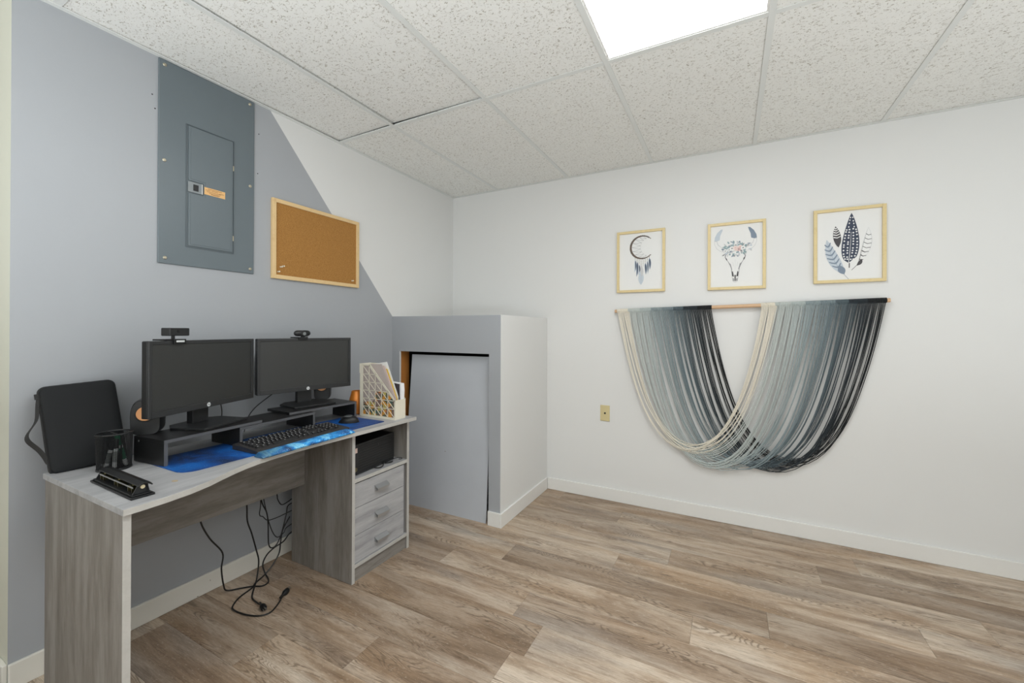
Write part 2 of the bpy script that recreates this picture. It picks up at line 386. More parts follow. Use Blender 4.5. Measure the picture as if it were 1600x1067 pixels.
# ------------------------------------------------------------------ suspended ceiling
GX0, GY0, S2, S4 = .4552, -1.2048, .6096, 1.2192
ce = structure(obj('ceiling', B((LX-.12, RY-.12, H+.1), (RX+.12, .12, H+.14)), M_WHITE))
gxs = [GX0+S2*k for k in range(-3, 7)]
xs = [LX]+[x for x in gxs if LX+.05 < x < RX-.05]+[RX]
gys = [0, GY0, GY0-S4, GY0-2*S4, GY0-3*S4]; gys = [max(y, RY) for y in gys]
gys = sorted(set(gys), reverse=True)
if gys[-1] > RY: gys.append(RY)
LIGHTS = [(GX0+2*S2, 1), (GX0+4*S2, 3)]
for j in range(len(gys)-1):
    for i in range(len(xs)-1):
        x0, x1, y1, y0 = xs[i], xs[i+1], gys[j], gys[j+1]
        if any(abs(x0-lx) < .01 and j == lj for lx, lj in LIGHTS): continue
        if j < 2 and x1 > 0 and x0 < 0: x0 = 0.
        if j < 2 and x1 <= 0: continue
        if x1-x0 < .03 or y1-y0 < .03: continue
        cx_, cy_ = (x0+x1)/2, (y0+y1)/2
        dz = .006
        mb = B((-(x1-x0)/2+.004, -(y1-y0)/2+.004, 0), ((x1-x0)/2-.004, (y1-y0)/2-.004, .014))
        o = obj('ceiling_tile', mb, M_TILE, ce, world=False)
        o.parent = None
        o.parent = ce
        loc = Vector((cx_, cy_, H+.0015)) - wm(ce).translation
        o.location = loc
        if j == 1 and abs(x1-GX0) < .01: o.rotation_euler = (0.007, -.012, 0); o.location.z += .0075     # slightly lifted tiles
        if j == 1 and abs(x0-GX0) < .01: o.rotation_euler = (0.007, .012, 0); o.location.z += .0085
GW = .0115
def bar(lo, hi): obj('grid_bar', B(lo, hi), M_GRID, ce, origin='min')
for x in gxs:
    if LX+.05 < x < RX-.05:
        y_hi = -.02 if x > 0 else LE
        bar((x-GW, RY+.02, H-.0022), (x+GW, y_hi, H+.0005))
for y in gys[1:]:
    if y > RY+.02:
        bar((.02 if y > LE else LX+.02, y-GW, H-.0020), (RX-.02, y+GW, H+.0003))
structure(obj('trim_1', MB().box((0, LE, H-.003), (.022, -.022, H+.0)).box((0, LE, H-.001), (.0015, -.022, H+.022)), M_GRID))
structure(obj('trim_2', MB().box((0, -.022, H-.003), (RX, 0, H+.0)), M_GRID))

# recessed fluorescent troffer, plus an unseen second one added for bounce light
for n_, (lx, lj) in enumerate(LIGHTS):
    y1, y0 = gys[lj], gys[lj+1]
    t = thing('ceiling_light', ['recessed fluorescent ceiling light with frosted diffuser above the wall hanging',
                                'added unseen ceiling light panel behind the viewer, for fill'][n_], 'light', ((lx+lx+S2)/2, (y0+y1)/2, H))
    a, b = S2/2-GW, (y1-y0)/2-GW
    fr = MB()
    for lo, hi in (((-a-.004, -b-.004, 0.0006), (-a+.008, b+.004, .02)), ((a-.008, -b-.004, 0.0006), (a+.004, b+.004, .02)), ((-a+.008, -b-.004, 0.0006), (a-.008, -b+.008, .02)), ((-a+.008, b-.008, 0.0006), (a-.008, b+.004, .02))):
        fr.box(lo, hi)
    obj('light_frame', fr, M_TRIM, t, world=False)
    obj('diffuser', B((-a+.008, -b+.008, .006), (a-.008, b-.008, .009)), M_LIGHT, t, world=False)
    obj('housing', B((-a-.003, -b-.003, .021), (a+.003, b+.003, .09)), M_TRIM, t, world=False)

# ------------------------------------------------------------------ breaker panel
t = thing('breaker_panel', 'tall slate grey metal electrical panel on the grey wall above the desk', 'panel', (0, -1.92, 1.50))
pb = MB().box((0.0005, -2.121, 1.50), (.008, -1.7215, 2.372))
obj('cover', pb, M_PANEL, t, bevel=.003)
fr = MB(); y0, y1, z0, z1 = -2.021, -1.8185, 1.585, 2.134
for lo, hi in (((.008, y0, z0), (.0105, y0+.004, z1)), ((.008, y1-.004, z0), (.0105, y1, z1)), ((.008, y0+.004, z0), (.0105, y1-.004, z0+.004)), ((.008, y0+.004, z1-.004), (.0105, y1-.004, z1))): fr.box(lo, hi)
obj('door_rim', fr, simple('slate grey rim', (84, 93, 98), .35), t)
dp = [(-2.012, 1.592), (-1.826, 1.592), (-1.826, 2.127), (-2.012, 2.127), (-2.012, 1.884), (-1.953, 1.884), (-1.953, 1.829), (-2.012, 1.829)]
mb = MB(); Mx = Matrix(((0,0,1,0),(1,0,0,0),(0,1,0,0),(0,0,0,1)))
mb.prism(dp, .0085, .0125, Mx); dr = obj('door', mb, M_PANEL, t, bevel=.0015)
mb = MB().prism([(-2.004, 1.600), (-1.836, 1.600), (-1.836, 2.119), (-2.004, 2.119), (-2.004, 1.892), (-1.946, 1.892), (-1.946, 1.821), (-2.004, 1.821)], .0125, .0142, Mx)
obj('raised_field', mb, M_PANEL, dr, bevel=.001)
obj('latch', MB().box((.0085, -2.014, 1.833), (.0135, -1.955, 1.880)), simple('latch grey', (132, 138, 140), .35), t, bevel=.002, label='grey push latch')
obj('latch_button', MB().box((.0135, -1.994, 1.842), (.0152, -1.974, 1.870)), M_BLKG, t)
obj('latch_edge', MB().box((.0135, -1.962, 1.834), (.0160, -1.957, 1.879)), M_STEEL, t)
st = obj('sticker', MB().box((.0142, -1.950, 1.839), (.0148, -1.862, 1.872)), simple('orange label', (226, 180, 120), .5, var=.05), t, label='small orange printed label')
mb = MB()
for k, (a, b, z) in enumerate(((-1.936, -1.876, 1.8665), (-1.945, -1.925, 1.860), (-1.921, -1.893, 1.8605), (-1.889, -1.868, 1.857), (-1.940, -1.880, 1.8535), (-1.930, -1.884, 1.8475), (-1.922, -1.890, 1.8435))):
    mb.box((.0148, a, z-.0011), (.0150, b, z+.0011))
obj('print_lines', mb, simple('brown ink', (150, 104, 58), .6), st)
for z in (1.66, 2.00): obj('hinge', MB().box((.0105, -1.8265, z-.012), (.0135, -1.8215, z+.012)), M_SCREW, t)
for y, z in ((-2.100, 2.350), (-1.745, 2.352), (-2.100, 1.942), (-1.742, 1.941), (-2.096, 1.525), (-1.740, 1.524)):
    q = Matrix.Translation((.008, y, z)) @ Matrix.Rotation(PI/2, 4, 'Y')
    obj('screw', MB().lathe([(.0075, 0), (.0075, .001), (.005, .0035)], q, 12), M_SCREW, t, smooth=True)

# ------------------------------------------------------------------ cork board
t = thing('cork_board', 'rectangular cork notice board with a pale wood frame on the grey wall', 'board', (0, -1.345, 1.49))
y0, y1, z0, z1 = -1.631, -1.055, 1.491, 1.917; fw = .021
obj('cork', B((.003, y0+.01, z0+.01), (.011, y1-.01, z1-.01)), M_CORK, t)
for lo, hi in (((.0005, y0, z0), (.018, y0+fw, z1)), ((.0005, y1-fw, z0), (.018, y1, z1)), ((.0005, y0+fw, z0), (.018, y1-fw, z0+fw)), ((.0005, y0+fw, z1-fw), (.018, y1-fw, z1))):
    obj('frame_rail', B(lo, hi), M_PINE, t, bevel=.0015)
M_PIN = simple('pearl pin', (226, 220, 200), .3)
for (y, z), lab in zip([(-1.582, 1.556), (-1.570, 1.561), (-1.596, 1.529), (-1.106, 1.533)],
        ['white push pin at lower left of the cork board, left one of the close pair', 'white push pin at lower left of the cork board, right one of the close pair',
         'white push pin in the bottom left corner of the cork board, lowest of three', 'white push pin alone in the bottom right corner of the cork board']):
    q = Matrix.Translation((.0108, y, z)) @ Matrix.Rotation(PI/2, 4, 'Y')
    tag(obj('push_pin', MB().lathe([(.0045, 0), (.0022, .003), (.0022, .009), (.0040, .012), (.0040, .0135)], q, 12), M_PIN, smooth=True), lab, 'pin', 'push pins in the cork board')

# ------------------------------------------------------------------ cable wall plate on the back wall
t = thing('wall_plate', 'small ivory cable outlet plate on the white back wall', 'wall plate', (1.352, 0, .566))
obj('plate', B((1.317, -.006, .566), (1.386, -.0005, .680)), M_IVORY, t, bevel=.003)
q = Matrix.Translation((1.352, -.006, .623)) @ Matrix.Rotation(PI/2, 4, 'X')
obj('socket', MB().lathe([(.007, 0), (.007, .001), (.0045, .0015), (.0045, .004)], q, 14), M_BLKG, t)
for z in (.666, .581):
    q = Matrix.Translation((1.352, -.006, z)) @ Matrix.Rotation(PI/2, 4, 'X'); obj('screw', MB().lathe([(.003, 0), (.002, .001)], q, 8), M_IVORY, t)

# ------------------------------------------------------------------ framed prints
class Art:
    """flat printed shapes on a sheet, u,v in metres from the lower left corner of the visible print"""
    def __init__(s, x0, z0, y): s.mb = MB(); s.o = (x0, z0); s.y = y; s.k = 0
    def P(s, u, v, lift): return (s.o[0]+u, s.y-lift, s.o[1]+v)
    def poly(s, pts, mi):
        s.k += 1; l = .00015+.000012*s.k
        bm = bmesh.new(); vs = [bm.verts.new(s.P(u, v, l)) for u, v in pts]
        f = bm.faces.new(vs); bmesh.ops.triangulate(bm, faces=[f]); bm.verts.index_update()
        V = [tuple(x.co) for x in bm.verts]; Fs = []
        for f in bm.faces:
            ids = [x.index for x in f.verts]
            a, b, c = (Vector(V[i]) for i in ids); 
            if (b-a).cross(c-a).y > 0: ids = ids[::-1]
            Fs.append(tuple(ids))
        bm.free(); s.mb.add(V, Fs, mi)
    def line(s, pts, w, mi, w2=None):
        L = []; Rr = []; n = len(pts)
        for i, (u, v) in enumerate(pts):
            a = pts[max(i-1, 0)]; b = pts[min(i+1, n-1)]; d = Vector((b[0]-a[0], b[1]-a[1]))
            if d.length < 1e-9: continue
            d.normalize(); ww = (w if w2 is None else w+(w2-w)*i/(n-1))/2
            L.append((u-d.y*ww, v+d.x*ww)); Rr.append((u+d.y*ww, v-d.x*ww))
        s.strip(L, Rr, mi)
    def strip(s, L, Rr, mi):
        s.k += 1; l = .00015+.000012*s.k; n = len(L)
        V = [s.P(u, v, l) for u, v in L]+[s.P(u, v, l) for u, v in Rr]
        s.mb.add(V, [(i, i+1, n+i+1, n+i) for i in range(n-1)], mi)
    def disc(s, u, v, r, mi, n=10, ry=None):
        ry = ry or r; s.poly([(u+r*math.cos(2*PI*k/n), v+ry*math.sin(2*PI*k/n)) for k in range(n)], mi)
    def feather(s, base, tip, wid, mi, bend=0, fat=.45, quill=0, qmi=0, n=12):
        b = Vector(base); e = Vector(tip); d = e-b; nrm = Vector((-d.y, d.x)).normalized()
        def C(t): return b+d*t+nrm*bend*4*t*(1-t)
        def W(t): return wid*(math.sin(PI*min(1, t**(math.log(.5)/math.log(fat))))**.8)
        Lp = [C(t/n)+nrm*W(t/n)/2 for t in range(n+1)]; Rp = [C(t/n)-nrm*W(t/n)/2 for t in range(n, 0, -1)]
        s.poly([tuple(p) for p in Lp+Rp[0:-1]] , mi)
        if quill: s.line([tuple(C(-.18+1.1*t/8)) for t in range(9)], quill, qmi, quill*.4)
        return C, W, nrm
INK = [simple('navy ink', (58, 66, 84), .7), simple('steel blue ink', (124, 138, 154), .7), simple('pale blue ink', (190, 199, 207), .7), simple('charcoal ink', (72, 70, 72), .7),
       simple('brown twig ink', (100, 86, 74), .7), simple('pale grey ink', (196, 197, 198), .7), simple('blush ink', (226, 208, 202), .7), simple('sage ink', (140, 162, 164), .7), M_PAPER, simple('rose ink', (214, 178, 172), .7), simple('light line ink', (138, 138, 140), .7)]
def frame_at(label, x0, x1, z0, z1, draw, grp='framed boho prints above the wall hanging'):
    t = thing('picture_frame', label, 'picture', ((x0+x1)/2, 0, z0), group=grp)
    fw = .017
    for lo, hi in (((x0, -.020, z0), (x0+fw, -.001, z1)), ((x1-fw, -.020, z0), (x1, -.001, z1)), ((x0+fw, -.020, z0), (x1-fw, -.001, z0+fw)), ((x0+fw, -.020, z1-fw), (x1-fw, -.001, z1))):
        obj('frame_rail', B(lo, hi), M_FRAMEG, t, bevel=.001)
    obj('backing', B((x0+.005, -.008, z0+.005), (x1-.005, -.0015, z1-.005)), M_PAPER, t)
    A = Art(x0+fw, z0+fw, -.0081); W_, H_ = x1-x0-2*fw, z1-z0-2*fw
    draw(A, W_, H_)
    obj('print', A.mb, INK, t)
def art_moon(A, W, H_):
    cx, cy, R = .53*W, .745*H_, .083
    def arc(a0, a1, r, n=26): return [(cx+r*math.cos(a0+(a1-a0)*k/n), cy+r*math.sin(a0+(a1-a0)*k/n)) for k in range(n+1)]
    a0, a1 = math.radians(42), math.radians(318)
    out = arc(a0, a1, R); n = 26
    inn = [(cx+(R-.004-.010*math.sin(PI*k/n))*math.cos(a0+(a1-a0)*k/n), cy+(R-.004-.010*math.sin(PI*k/n))*math.sin(a0+(a1-a0)*k/n)) for k in range(n+1)]
    A.strip(out, inn, 4)
    for k in range(30):
        a = a0+(a1-a0)*random.random(); A.line([(cx+(R-.009)*math.cos(a), cy+(R-.009)*math.sin(a)), (cx+(R+.002)*math.cos(a+.08), cy+(R+.002)*math.sin(a+.08))], .0015, 3)
    c = (cx+.0, cy+.004)
    nodes = [(cx-.005+.012*math.cos(t_), cy+.01+.03*math.sin(t_)) for t_ in (1.2, 2.0, 2.9, 3.7, 4.6)]
    ic = arc(math.radians(70), math.radians(290), .022, 8); ic = [(u-.004, v) for u, v in ic]
    ic = [(cx+.052+.062*math.cos(t_), cy+.062*math.sin(t_)) for t_ in [math.radians(110+k*20) for k in range(8)]]
    A.line(ic, .0012, 5)
    for k in range(9):
        a = math.radians(80+k*24); p = (cx+(R-.010)*math.cos(a), cy+(R-.010)*math.sin(a))
        for q in (ic[min(7, max(0, k-1))], ic[min(7, k)]):
            mid = ((p[0]+q[0])/2+.003, (p[1]+q[1])/2-.004); A.line([p, mid, q], .0013, 10)
    yb = cy-R
    for k in range(8):
        u = cx-.045+.0135*k; L = [.022, .03, .045, .06, .055, .04, .028, .02][k]
        top = cy-math.sqrt(max(0, R*R-(u-cx)**2))+.003
        A.line([(u, top), (u, top-L)], .0013, 4)
        for j in range(2): A.disc(u, top-L*(.3+.3*j), .0018, 4, 6)
        if k in (3, 4):
            continue
        fl_ = [.085, .10, .07, 0, 0, .075, .09, .075][k]
        A.feather((u, top-L+.006), (u+(-.004 if k < 4 else .004), top-L-fl_), .015, 1 if k % 2 else 2, .003, .4)
        A.feather((u+.002, top-L), (u+.003, top-L-fl_*.85), .007, 0, .002, .4)
    A.feather((cx-.004, yb-.055), (cx-.006, yb-.178), .036, 2, 0, .62, .0012, 10)
    A.feather((cx-.002, yb-.045), (cx+.002, yb-.12), .02, 5, 0, .5)
def art_skull(A, W, H_):
    c = .485*W; sc = W/.29
    def X(p): return (c+p[0]*sc, p[1])
    def PL(pts, mi): A.poly([X(p) for p in pts], mi)
    def LN(pts, w_, mi): A.line([X(p) for p in pts], w_, mi)
    t_ = H_
    for s in (-1, 1):
        PL([(s*.045, .60*t_), (s*.075, .645*t_), (s*.098, .70*t_), (s*.104, .765*t_), (s*.119, .77*t_), (s*.118, .70*t_), (s*.107, .635*t_), (s*.085, .585*t_), (s*.05, .56*t_)], 5)
        PL([(s*.051, .602*t_), (s*.078, .642*t_), (s*.099, .69*t_), (s*.105, .75*t_), (s*.117, .75*t_), (s*.116, .70*t_), (s*.105, .637*t_), (s*.083, .590*t_), (s*.052, .566*t_)], 8)
        PL([(s*.088, .77*t_), (s*.085, .84*t_), (s*.074, .91*t_), (s*.071, .945*t_), (s*.082, .94*t_), (s*.102, .89*t_), (s*.116, .82*t_), (s*.119, .765*t_), (s*.104, .755*t_)], 1 if s > 0 else 2)
    head = [(-.055, .52), (-.058, .49), (-.05, .44), (-.04, .41), (-.03, .36), (-.022, .30), (-.018, .24), (-.017, .16), (-.014, .10), (-.007, .075), (.007, .075), (.014, .10), (.017, .16), (.02, .24), (.024, .30), (.033, .36), (.042, .41), (.052, .44), (.058, .49), (.052, .53), (.03, .58), (-.03, .58)]
    A.poly([X((a*1.02, b*t_)) for a, b in head], 10)
    A.poly([X((a*.93, .3*t_+(b-.3)*t_*.985)) for a, b in head], 8)
    for s in (-1, 1):
        PL([(s*.056, .485*t_), (s*.050, .44*t_), (s*.044, .42*t_), (s*.046, .455*t_)], 3)
        PL([(s*.04, .40*t_), (s*.026, .37*t_), (s*.016, .27*t_), (s*.022, .29*t_), (s*.030, .35*t_)], 10)
        PL([(s*.006, .16*t_), (s*.013, .255*t_), (s*.018, .235*t_), (s*.016, .17*t_)], 3)
        PL([(s*.004, .10*t_), (s*.009, .15*t_), (s*.013, .13*t_), (s*.011, .09*t_)], 10)
    PL([(-.003, .09*t_), (-.004, .19*t_), (.004, .19*t_), (.003, .09*t_)], 3)
    LN([(0, .28*t_), (.001, .36*t_), (0, .44*t_)], .001, 5)
    LN([(-.014, .40*t_), (-.008, .33*t_)], .0012, 5); LN([(.014, .40*t_), (.010, .33*t_)], .0012, 5)
    rg = random.Random(4)
    for k in range(84):
        a = rg.uniform(0, 2*PI); r_ = rg.uniform(.3, 1); u, v = r_*.086*math.cos(a)+.006, .61*t_+r_*.040*math.sin(a)
        L = rg.uniform(.014, .028); b = a+rg.uniform(-.9, .9)
        p = X((u, v)); A.feather(p, (p[0]+L*math.cos(b), p[1]+L*math.sin(b)*.8), rg.uniform(.006, .011), rg.choice((7, 7, 7, 2, 5, 1, 10)), 0, .5, n=5)
    for u, v, r_, mi in ((-.055, .585, .014, 5), (-.056, .585, .011, 8), (-.018, .62, .014, 8), (.002, .625, .015, 6), (.028, .635, .013, 6), (.02, .60, .012, 9), (.044, .62, .013, 8), (-.034, .60, .011, 8), (.004, .60, .010, 6)):
        x_, y_ = X((u, v*t_)); A.disc(x_, y_, r_, mi, 9); A.disc(x_, y_, r_*.35, 9 if mi == 6 else 10, 6)
def art_feathers(A, W, H_):
    # big dotted feather
    b, e = (.50*W, .24*H_), (.545*W, .965*H_)
    C, Wd, nrm = A.feather(b, e, .080, 0, -.004, .33, .0, n=16)
    A.line([(.51*W, .17*H_), (.512*W, .24*H_)], .0045, 3)
    A.line([tuple(C(t_)) for t_ in (0, .2, .4, .62)], .003, 8, .001)
    rg = random.Random(5)
    for i in range(15):
        t_ = .07+i*.06
        for s in (-1, 1):
            for q in ((.3, .75) if Wd(t_) > .05 else (.5,)):
                p = C(t_+rg.uniform(-.012, .012))+nrm*s*Wd(t_)*.5*q; A.disc(p.x, p.y, .0030+.0012*(Wd(t_) > .05), 8, 8, .0044)
    # left blue feather
    C, Wd, nrm = A.feather((.42*W, .09*H_), (.155*W, .60*H_), .056, 2, .012, .42, .002, 1, n=14)
    for i in range(6):
        t_ = .2+i*.12
        for s in (-1, 1):
            p0 = C(t_); p1 = C(t_+.09)+nrm*s*Wd(t_)*.46; A.line([tuple(p0), tuple((p0+p1)/2+Vector((0, -.002))), tuple(p1)], .009, 1, .005)
    A.feather((.435*W, .08*H_), (.36*W, .21*H_), .034, 1, .002, .5, n=8)
    # small dark feather
    C, Wd, nrm = A.feather((.345*W, .475*H_), (.295*W, .79*H_), .036, 3, .0, .48, 0, n=10)
    for t_ in (.50, .62, .73, .83, .92):
        a = C(t_)+nrm*Wd(t_)*.46; b_ = C(t_)-nrm*Wd(t_)*.46; A.line([tuple(a), tuple(C(t_-.05)), tuple(b_)], .0065, 8, .004)
    # right striped feather
    C, Wd, nrm = A.feather((.635*W, .20*H_), (.80*W, .735*H_), .038, 5, -.016, .55, .0, n=14)
    A.feather((.64*W, .20*H_), (.80*W, .73*H_), .033, 8, -.016, .55, n=14)
    A.line([(.545*W, .135*H_), (.60*W, .18*H_), (.66*W, .235*H_)], .0022, 3)
    for i in range(8):
        t_ = .06+i*.11; a = C(t_)+nrm*Wd(t_)*.48; b_ = C(t_)-nrm*Wd(t_)*.48
        A.line([tuple(a), tuple(C(t_-.03)), tuple(b_)], .0055 if i < 4 else .003, 3, .003)
    A.feather((.625*W, .195*H_), (.70*W, .29*H_), .018, 3, -.004, .5, n=8)
frame_at('framed print of a crescent moon dream catcher, leftmost of the three', 1.438, 1.762, 1.489, 1.918, art_moon)
frame_at('framed print of a horned skull with flowers, middle of the three', 2.023, 2.345, 1.483, 1.908, art_skull)
frame_at('framed print of four blue and black feathers, rightmost of the three', 2.583, 2.909, 1.497, 1.922, art_feathers)

# ------------------------------------------------------------------ yarn wall hanging
t = thing('wall_hanging', 'draped ombre yarn wall hanging on a wooden dowel below the framed prints', 'wall hanging', (2.17, 0, 1.36))
def rodz(x): return 1.358+(x-1.43)*(1.390-1.358)/(2.92-1.43)
RYO = -.032
rod = obj('dowel', MB().cyl((1.429, RYO, rodz(1.429)), (2.920, RYO, rodz(2.920)), .0115, 16), M_DOWEL, t, smooth=True)
PAL = [(0, (226, 220, 205)), (.11, (224, 217, 202)), (.14, (192, 198, 194)), (.30, (180, 188, 186)), (.38, (156, 167, 168)), (.50, (138, 150, 153)), (.62, (108, 121, 126)), (.74, (80, 91, 96)), (.84, (56, 62, 66)), (1, (42, 44, 45))]
def pal(f):
    for (a, ca), (b, cb) in zip(PAL[:-1], PAL[1:]):
        if f <= b: k = (f-a)/(b-a); return tuple(x+(y-x)*k for x, y in zip(ca, cb))
    return PAL[-1][1]
NY = 14; YM = []
for k in range(NY):
    c = pal(k/(NY-1)); YM.append(simple('yarn tone %d' % k, c, .85, var=.14, scale=160, bump=.5, bscale=500, spec=.15))
def solve_a(hs, sag):
    lo, hi = .03, 3.
    for _ in range(50):
        mdl = (lo+hi)/2
        val = mdl*(math.cosh(min(hs/mdl, 50))-1)
        if val > sag: lo = mdl
        else: hi = mdl
    return lo
LXA, LXB, RXA, RXB = 1.449, 2.046, 2.321, 2.902
NS = 108
rg = random.Random(11); cl = 0; csag = 0; cx1 = 0; cx2 = 0
for i in range(NS):
    f = (i+.5)/NS
    if cl <= 0: cl = rg.choice((2, 3, 4, 5, 7, 9)); csag = rg.uniform(-.03, .034); cx1 = 0; cpin = rg.uniform(-.004, .004); cmid = f+cl/2/NS
    cl -= 1
    xa = LXA+(LXB-LXA)*f; xb = RXA+(RXB-RXA)*f
    sagbase = .875+.115*min(1, f/.25)-.035*max(0, (f-.55)/.45)
    # outer left cream strands ride a bit wider, strands of a clump converge
    sag = sagbase+csag+rg.uniform(-.018, .018)+(.022 if rg.random() < .12 else 0)
    hs = (xb-xa)/2; a_ = solve_a(hs, sag); xc = (xa+xb)/2
    pinch = (cmid-f)*(LXB-LXA)*.60; ph = rg.uniform(-.003, .003)
    pts = []; n = 44
    yfront = -.010-.030*(1-f)+rg.uniform(-.004, .004)
    for k in range(n+1):
        s_ = k/n; th = -1+2*s_
        # parametrise by arc-like spacing
        L_ = math.sinh(hs/a_); xx = a_*math.asinh(L_*th)
        zz = a_*(math.cosh(xx/a_)-1)-sag
        env = math.sin(PI*s_)
        x = xc+xx+(pinch+ph)*env**.6
        z = rodz(xa)+(rodz(xb)-rodz(xa))*s_+zz-.006
        e4 = min(1, min(s_, 1-s_)*5)
        y = (RYO-.012)*(1-e4)+(yfront-.010*(1-abs(th)))*e4
        pts.append((x, y, z))
    obj('yarn_strand', MB().tube(pts, .0021, 6, 1), YM[min(NY-1, int(f*NY))], t, smooth=True)
# wrapped yarn loops on the dowel, in stepped tones
for (A0, A1) in ((LXA-.004, LXB+.002), (RXA-.004, RXB+.004)):
    edges = [0, .125, .26, .38, .50, .62, .72, .86, 1.0]
    for k in range(8):
        x0, x1 = A0+(A1-A0)*edges[k], A0+(A1-A0)*edges[k+1]; prof = []
        nl = int((x1-x0)/.0055); dx = (x1-x0)/nl
        q = Vector((x1-x0, 0, rodz(x1)-rodz(x0))).to_track_quat('Z', 'Y').to_matrix().to_4x4(); q.translation = (x0, RYO, rodz(x0)+.001)
        for j in range(nl): prof += [(.0125, j*dx), (.0152, (j+.5)*dx)]
        prof.append((.0125, x1-x0))
        c = YM[min(NY-1, int((edges[k]+edges[k+1])/2*NY))]
        obj('yarn_wrap', MB().lathe(prof, q, 14), c, t, smooth=True)
obj('wall_nail', MB().cyl((1.75, 0, rodz(1.75)-.008), (1.75, RYO-.016, rodz(1.75)-.008), .0015, 6), M_STEEL, t)
obj('wall_nail', MB().cyl((2.60, 0, rodz(2.60)-.008), (2.60, RYO-.016, rodz(2.60)-.008), .0015, 6), M_STEEL, t)

# ------------------------------------------------------------------ desk
T = .735; TT = .018
t = thing('desk', 'ash grey laminate desk with three drawers along the grey wall', 'desk', (.35, -1.83, 0))
DESK = t
front = [(-2.476,.717),(-2.44,.716),(-2.38,.712),(-2.31,.700),(-2.25,.680),(-2.20,.655),(-2.15,.632),(-2.10,.613),(-2.04,.598),(-1.97,.588),(-1.88,.582),(-1.75,.583),(-1.6,.588),(-1.4,.596),(-1.174,.602)]
poly = [(.12, -1.174), (.12, -2.476)]+[(x, y) for y, x in front]
tp = obj('desktop', MB().prism(poly, T-TT, T), M_DTOP, t, bevel=.001)
# edge band along the wavy front and the two ends
mb = MB(); e = .0012
band = [(x, y) for y, x in front]
for (xa, ya), (xb, yb) in zip(band[:-1], band[1:]): mb.add([(xa, ya, T-TT+.0005), (xb, yb, T-TT+.0005), (xb+e, yb, T-TT+.0005), (xa+e, ya, T-TT+.0005), (xa, ya, T-.0003), (xb, yb, T-.0003), (xb+e, yb, T-.0003), (xa+e, ya, T-.0003)], [(0,3,2,1),(4,5,6,7),(3,7,6,2),(0,1,5,4)])
obj('edge_band', mb, M_EDGE, tp)
uz = T-TT-.0002
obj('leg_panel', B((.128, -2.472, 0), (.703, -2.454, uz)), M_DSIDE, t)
obj('edge_band', B((.7031, -2.472, 0), (.7045, -2.454, uz-.0002)), M_EDGE, t)
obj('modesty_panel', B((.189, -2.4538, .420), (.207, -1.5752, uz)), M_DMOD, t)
yL0, yL1, yR0, yR1 = -1.575, -1.558, -1.196, -1.179
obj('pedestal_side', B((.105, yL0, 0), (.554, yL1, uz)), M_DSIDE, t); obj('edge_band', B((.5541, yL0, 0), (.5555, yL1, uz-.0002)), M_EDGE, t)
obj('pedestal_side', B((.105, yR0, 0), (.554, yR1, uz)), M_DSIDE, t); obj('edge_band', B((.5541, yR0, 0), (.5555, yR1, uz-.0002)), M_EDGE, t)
a_, b_ = yL1+.0003, yR0-.0003
obj('shelf', B((.115, a_, .480), (.5535, b_, .498)), M_DTOP, t); obj('edge_band', B((.5536, a_, .480), (.555, b_, .498)), M_EDGE, t)
obj('bottom_shelf', B((.115, a_, .070), (.5535, b_, .087)), M_DTOP, t); obj('edge_band', B((.5536, a_, .070), (.555, b_, .087)), M_EDGE, t)
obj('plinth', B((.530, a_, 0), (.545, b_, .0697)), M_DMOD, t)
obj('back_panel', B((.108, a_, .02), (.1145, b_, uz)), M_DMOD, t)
M_HAND = simple('satin nickel handle', (172, 173, 174), .35, .7)
for z0, z1, zh in ((.356, .473, .412), (.2235, .3535, .278), (.0895, .221, .149)):
    d = obj('drawer', B((.30, yL1+.002, z0), (.5495, -1.2145, z1)), M_DFRONT, t, bevel=.001)
    mb = MB().box((.5495, -1.428, zh-.009), (.553, -1.345, zh+.016)).box((.553, -1.428, zh-.008), (.5705, -1.424, zh+.004)).box((.553, -1.349, zh-.008), (.5705, -1.345, zh+.004))
    mb.add([(.553,-1.428,zh+.014),(.553,-1.345,zh+.014),(.572,-1.345,zh+.001),(.572,-1.428,zh+.001),(.553,-1.428,zh+.009),(.553,-1.345,zh+.009),(.572,-1.345,zh-.009),(.572,-1.428,zh-.009)], [(0,3,2,1),(4,5,6,7),(3,7,6,2),(0,4,7,3),(1,2,6,5)])
    obj('handle', mb, M_HAND, d)
obj('gap_shade_strip', B((.30, -1.2135, .0875), (.54, b_, .4795)), simple('grey shadow strip', (120, 120, 122), .6), t)  # strip filling the gap beside the drawers, its shade put into the colour
# wire grommet stain on the desktop
mb = MB(); mb.prism([(.585+.012*math.cos(k*.7), -2.303+.008*math.sin(k*.7)) for k in range(9)], T+.00005, T+.0002)
obj('stain', mb, simple('ochre stain', (178, 160, 132), .6), tp)

# computer lying in the shelf compartment
Rz = lambda a: Matrix.Rotation(a, 4, 'Z')
t = thing('desktop_computer', 'black slim computer case with ribbed front in the open compartment above the drawers', 'computer', (.31, -1.382, .4985))
ex = Vector((.495-.523, -1.222+1.553, 0)).normalized()
Mc = Matrix.Translation((.523, -1.553, .499)) @ Rz(math.atan2(ex.y, ex.x)-PI/2)
mb = MB().box((-.19, .014, .003), (-.004, .318, .152), Mc); obj('case_body', mb, M_BLK, t, bevel=.003)
mb = MB().box((-.004, .002, .003), (0, .318, .152), Mc)
fp = obj('front_panel', mb, M_BLKG, t, bevel=.001)
mb = MB()
for k in range(11): mb.box((0, .046, .014+k*.0125), (.0012, .312, .018+k*.0125), Mc)
obj('rib', mb, M_BLK, fp)
mb = MB().box((0.0012, .19, .112), (.002, .29, .124), Mc); obj('drive_slot', mb, simple('drive slot black', (18, 18, 19), .4), fp)
